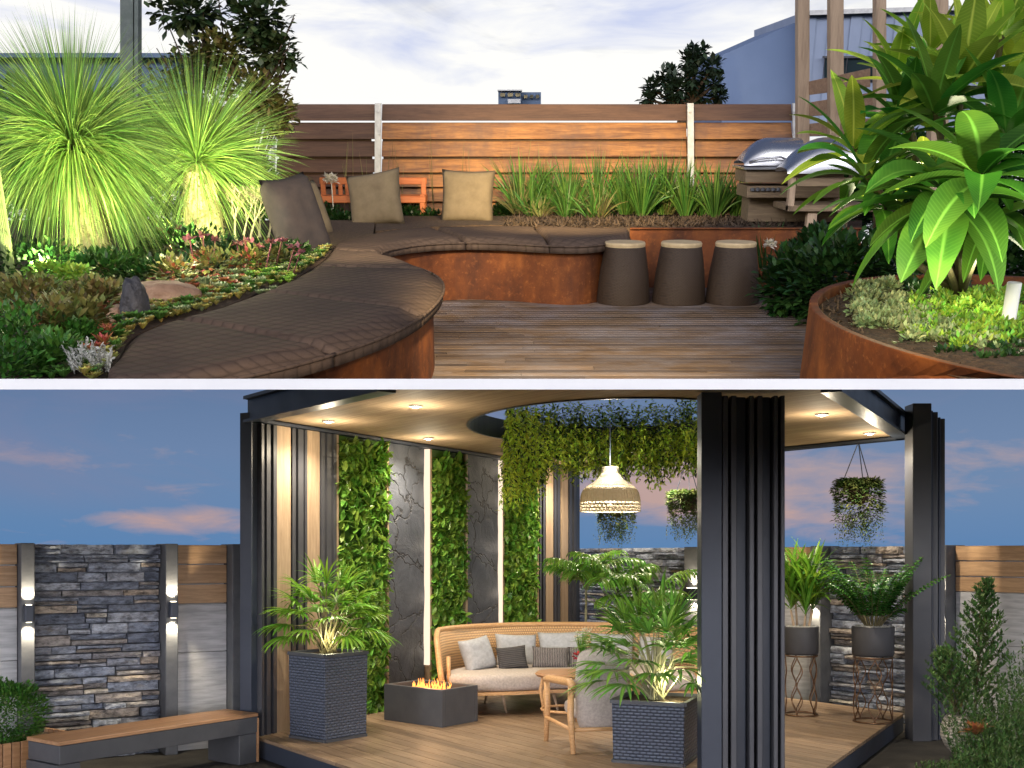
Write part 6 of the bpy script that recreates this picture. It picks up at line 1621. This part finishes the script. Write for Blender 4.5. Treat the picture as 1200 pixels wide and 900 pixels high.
sv = Vector((math.cos(SUN_EL) * math.sin(SUN_AZ), math.cos(SUN_EL) * math.cos(SUN_AZ), math.sin(SUN_EL)))
so.rotation_euler = (-sv).to_track_quat('-Z', 'Y').to_euler()
W = bpy.data.worlds.new('World'); bpy.context.scene.world = W; W.use_nodes = True; t = W.node_tree; t.nodes.clear()
out = t.nodes.new('ShaderNodeOutputWorld'); bg = t.nodes.new('ShaderNodeBackground'); t.links.new(bg.outputs[0], out.inputs[0])
tc = t.nodes.new('ShaderNodeTexCoord'); sp = t.nodes.new('ShaderNodeSeparateXYZ'); t.links.new(tc.outputs['Generated'], sp.inputs[0])
hyp = math_(t, 'SQRT', math_(t, 'ADD', math_(t, 'POWER', sp.outputs[0], 2.0), math_(t, 'POWER', sp.outputs[1], 2.0)))
hyp = math_(t, 'MAXIMUM', hyp, .001)
te = math_(t, 'DIVIDE', sp.outputs[2], hyp)                     # tangent of elevation
az = t.nodes.new('ShaderNodeMath'); az.operation = 'ARCTAN2'; t.links.new(sp.outputs[0], az.inputs[0]); t.links.new(sp.outputs[1], az.inputs[1]); az = az.outputs[0]
# base dusk gradient by elevation
base = ramp(t, te, [(0.0, (.085, .22, .44)), (.03, (.08, .21, .43)), (.09, (.105, .19, .38)), (.17, (.08, .14, .29)), (.30, (.20, .28, .50)), (.6, (.12, .16, .30)), (1.0, (.07, .1, .2))])
cv = t.nodes.new('ShaderNodeCombineXYZ'); t.links.new(math_(t, 'MULTIPLY', az, 2.2), cv.inputs[0]); t.links.new(math_(t, 'MULTIPLY', te, 8.0), cv.inputs[1])
n1 = noisen(t, cv.outputs[0], 2.4, 8, .55, .6); n2 = noisen(t, cv.outputs[0], 1.1, 6, .6, 1.0)
def band(lo, hi, s):   # 1 inside an elevation band
    a_ = t.nodes.new('ShaderNodeMapRange'); a_.interpolation_type = 'SMOOTHSTEP'; t.links.new(te, a_.inputs[0]); a_.inputs[1].default_value = lo - s; a_.inputs[2].default_value = lo + s
    b_ = t.nodes.new('ShaderNodeMapRange'); b_.interpolation_type = 'SMOOTHSTEP'; t.links.new(te, b_.inputs[0]); b_.inputs[1].default_value = hi - s; b_.inputs[2].default_value = hi + s
    return math_(t, 'MULTIPLY', a_.outputs[0], math_(t, 'SUBTRACT', 1.0, b_.outputs[0]))
def spotm(a0, e0, sa, se):  # soft cloud patch around an azimuth and elevation
    x = math_(t, 'DIVIDE', math_(t, 'SUBTRACT', az, a0), sa); y = math_(t, 'DIVIDE', math_(t, 'SUBTRACT', te, e0), se)
    r2 = math_(t, 'ADD', math_(t, 'MULTIPLY', x, x), math_(t, 'MULTIPLY', y, y)); return math_(t, 'MAXIMUM', 0.0, math_(t, 'SUBTRACT', 1.0, r2))
# pink dusk clouds low over the garden
pm = math_(t, 'ADD', spotm(.25, .055, .17, .05), math_(t, 'MULTIPLY', spotm(.10, .07, .14, .05), .9))
pm = math_(t, 'ADD', pm, math_(t, 'MULTIPLY', spotm(-.285, .030, .10, .014), .8)); pm = math_(t, 'ADD', pm, math_(t, 'MULTIPLY', spotm(.42, .08, .08, .03), .3))
pm = math_(t, 'ADD', pm, math_(t, 'MULTIPLY', spotm(-.33, .085, .16, .02), .3))
n3 = noisen(t, cv.outputs[0], 7.0, 8, .6, .4)
pf_ = ramp(t, math_(t, 'ADD', math_(t, 'MULTIPLY', pm, .30), math_(t, 'MULTIPLY_ADD', n3, .5, math_(t, 'MULTIPLY', n1, .5))), [(.58, 0.0), (.84, .85)])
colr = mixc(t, base, (.52, .33, .30), pf_)
colr = mixc(t, colr, (.20, .19, .33), math_(t, 'MULTIPLY', ramp(t, n2, [(.45, 0.0), (.7, .55)]), band(.05, .16, .03)))
# luminous evening cloud high over the terrace
wf = math_(t, 'MULTIPLY', band(.20, .62, .05), ramp(t, math_(t, 'MULTIPLY_ADD', band(.37, .45, .05), .22, n2), [(.35, .52), (.54, 1.0)]))
front = t.nodes.new('ShaderNodeMapRange'); t.links.new(math_(t, 'ABSOLUTE', az), front.inputs[0]); front.inputs[1].default_value = .9; front.inputs[2].default_value = 1.7; front.inputs[3].default_value = 1.0; front.inputs[4].default_value = .18
wf = math_(t, 'MULTIPLY', wf, front.outputs[0])
white = mixc(t, (.60, .65, .86), (1.0, .985, .95), ramp(t, math_(t, 'MULTIPLY_ADD', math_(t, 'SUBTRACT', .505, te), 2.9, math_(t, 'MULTIPLY', n1, .8)), [(.36, 0.0), (.56, 1.0)]))
colr = mixc(t, colr, white, wf)
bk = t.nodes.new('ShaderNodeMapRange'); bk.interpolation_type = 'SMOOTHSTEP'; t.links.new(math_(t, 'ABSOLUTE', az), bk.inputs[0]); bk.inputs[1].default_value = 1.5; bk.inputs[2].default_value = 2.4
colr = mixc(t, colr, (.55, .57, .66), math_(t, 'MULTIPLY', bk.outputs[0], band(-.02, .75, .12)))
colr = mixc(t, colr, (6.3, 6.2, 6.6), math_(t, 'MULTIPLY', bk.outputs[0], band(-.03, .20, .05)))  # bright low band behind the camera, added as fill for the lower garden
sky = t.nodes.new('ShaderNodeTexSky'); sky.sky_type = 'NISHITA'; sky.sun_disc = False; sky.sun_elevation = math.radians(3); sky.sun_rotation = SUN_AZ
mul = mixc(t, (0, 0, 0), sky.outputs[0], .02)
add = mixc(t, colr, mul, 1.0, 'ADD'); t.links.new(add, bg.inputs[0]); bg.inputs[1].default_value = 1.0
cam = bpy.data.cameras.new('camera'); co = bpy.data.objects.new('camera', cam); COL.objects.link(co); bpy.context.scene.camera = co
co.location = (0, 0, E); co.rotation_euler = (PI / 2, 0, 0); cam.sensor_width = 36; cam.lens = 36 * F / 1200; cam.shift_y = (HZ - 450) / 1200; cam.clip_end = 5000; cam.clip_start = .05
S = bpy.context.scene; S.view_settings.view_transform = 'Standard'; S.view_settings.look = 'None'; S.view_settings.exposure = 0
S.cycles.max_bounces = 6; S.cycles.transparent_max_bounces = 4; S.cycles.use_denoising = True; S.cycles.sample_clamp_indirect = 3; S.cycles.caustics_reflective = False; S.cycles.caustics_refractive = False
bpy.context.view_layer.update()
for o in list(bpy.context.scene.objects):      # plants of the front bed never reach through the apron
    if o.type != 'MESH' or o.name.startswith(('terrace_divider_slab', 'ground')): continue
    r = o
    while r.parent: r = r.parent
    if abs(r.matrix_basis.to_3x3().to_euler().x) < .05 and abs(r.matrix_basis[2][1]) < .05: continue
    M_ = o.matrix_world; near = False
    if min((M_ @ Vector(c)).y for c in o.bound_box) > 7.4 or o.data.users > 1: continue
    Mi = M_.inverted()
    for v in o.data.vertices:
        w = M_ @ v.co
        lim = E + .1575 * w.y
        if w.y < 7.4 and w.z < lim - .001: w.z = lim; v.co = Mi @ w
for o in bpy.context.scene.objects:
    if o.name.split('.')[0] in ('yellow_sedum', 'red_sedum', 'lime_sedum', 'sage_rosettes', 'lime_groundcover', 'sage_groundcover', 'dark_groundcover', 'back_groundcover', 'trailing_groundcover', 'moss_groundcover', 'bronze_sedum', 'green_sedum', 'edging_sedum', 'edging_succulent', 'dark_edging', 'bronze_groundcover', 'red_euphorbia', 'pink_succulent', 'pink_flowers'): o['kind'] = 'stuff'
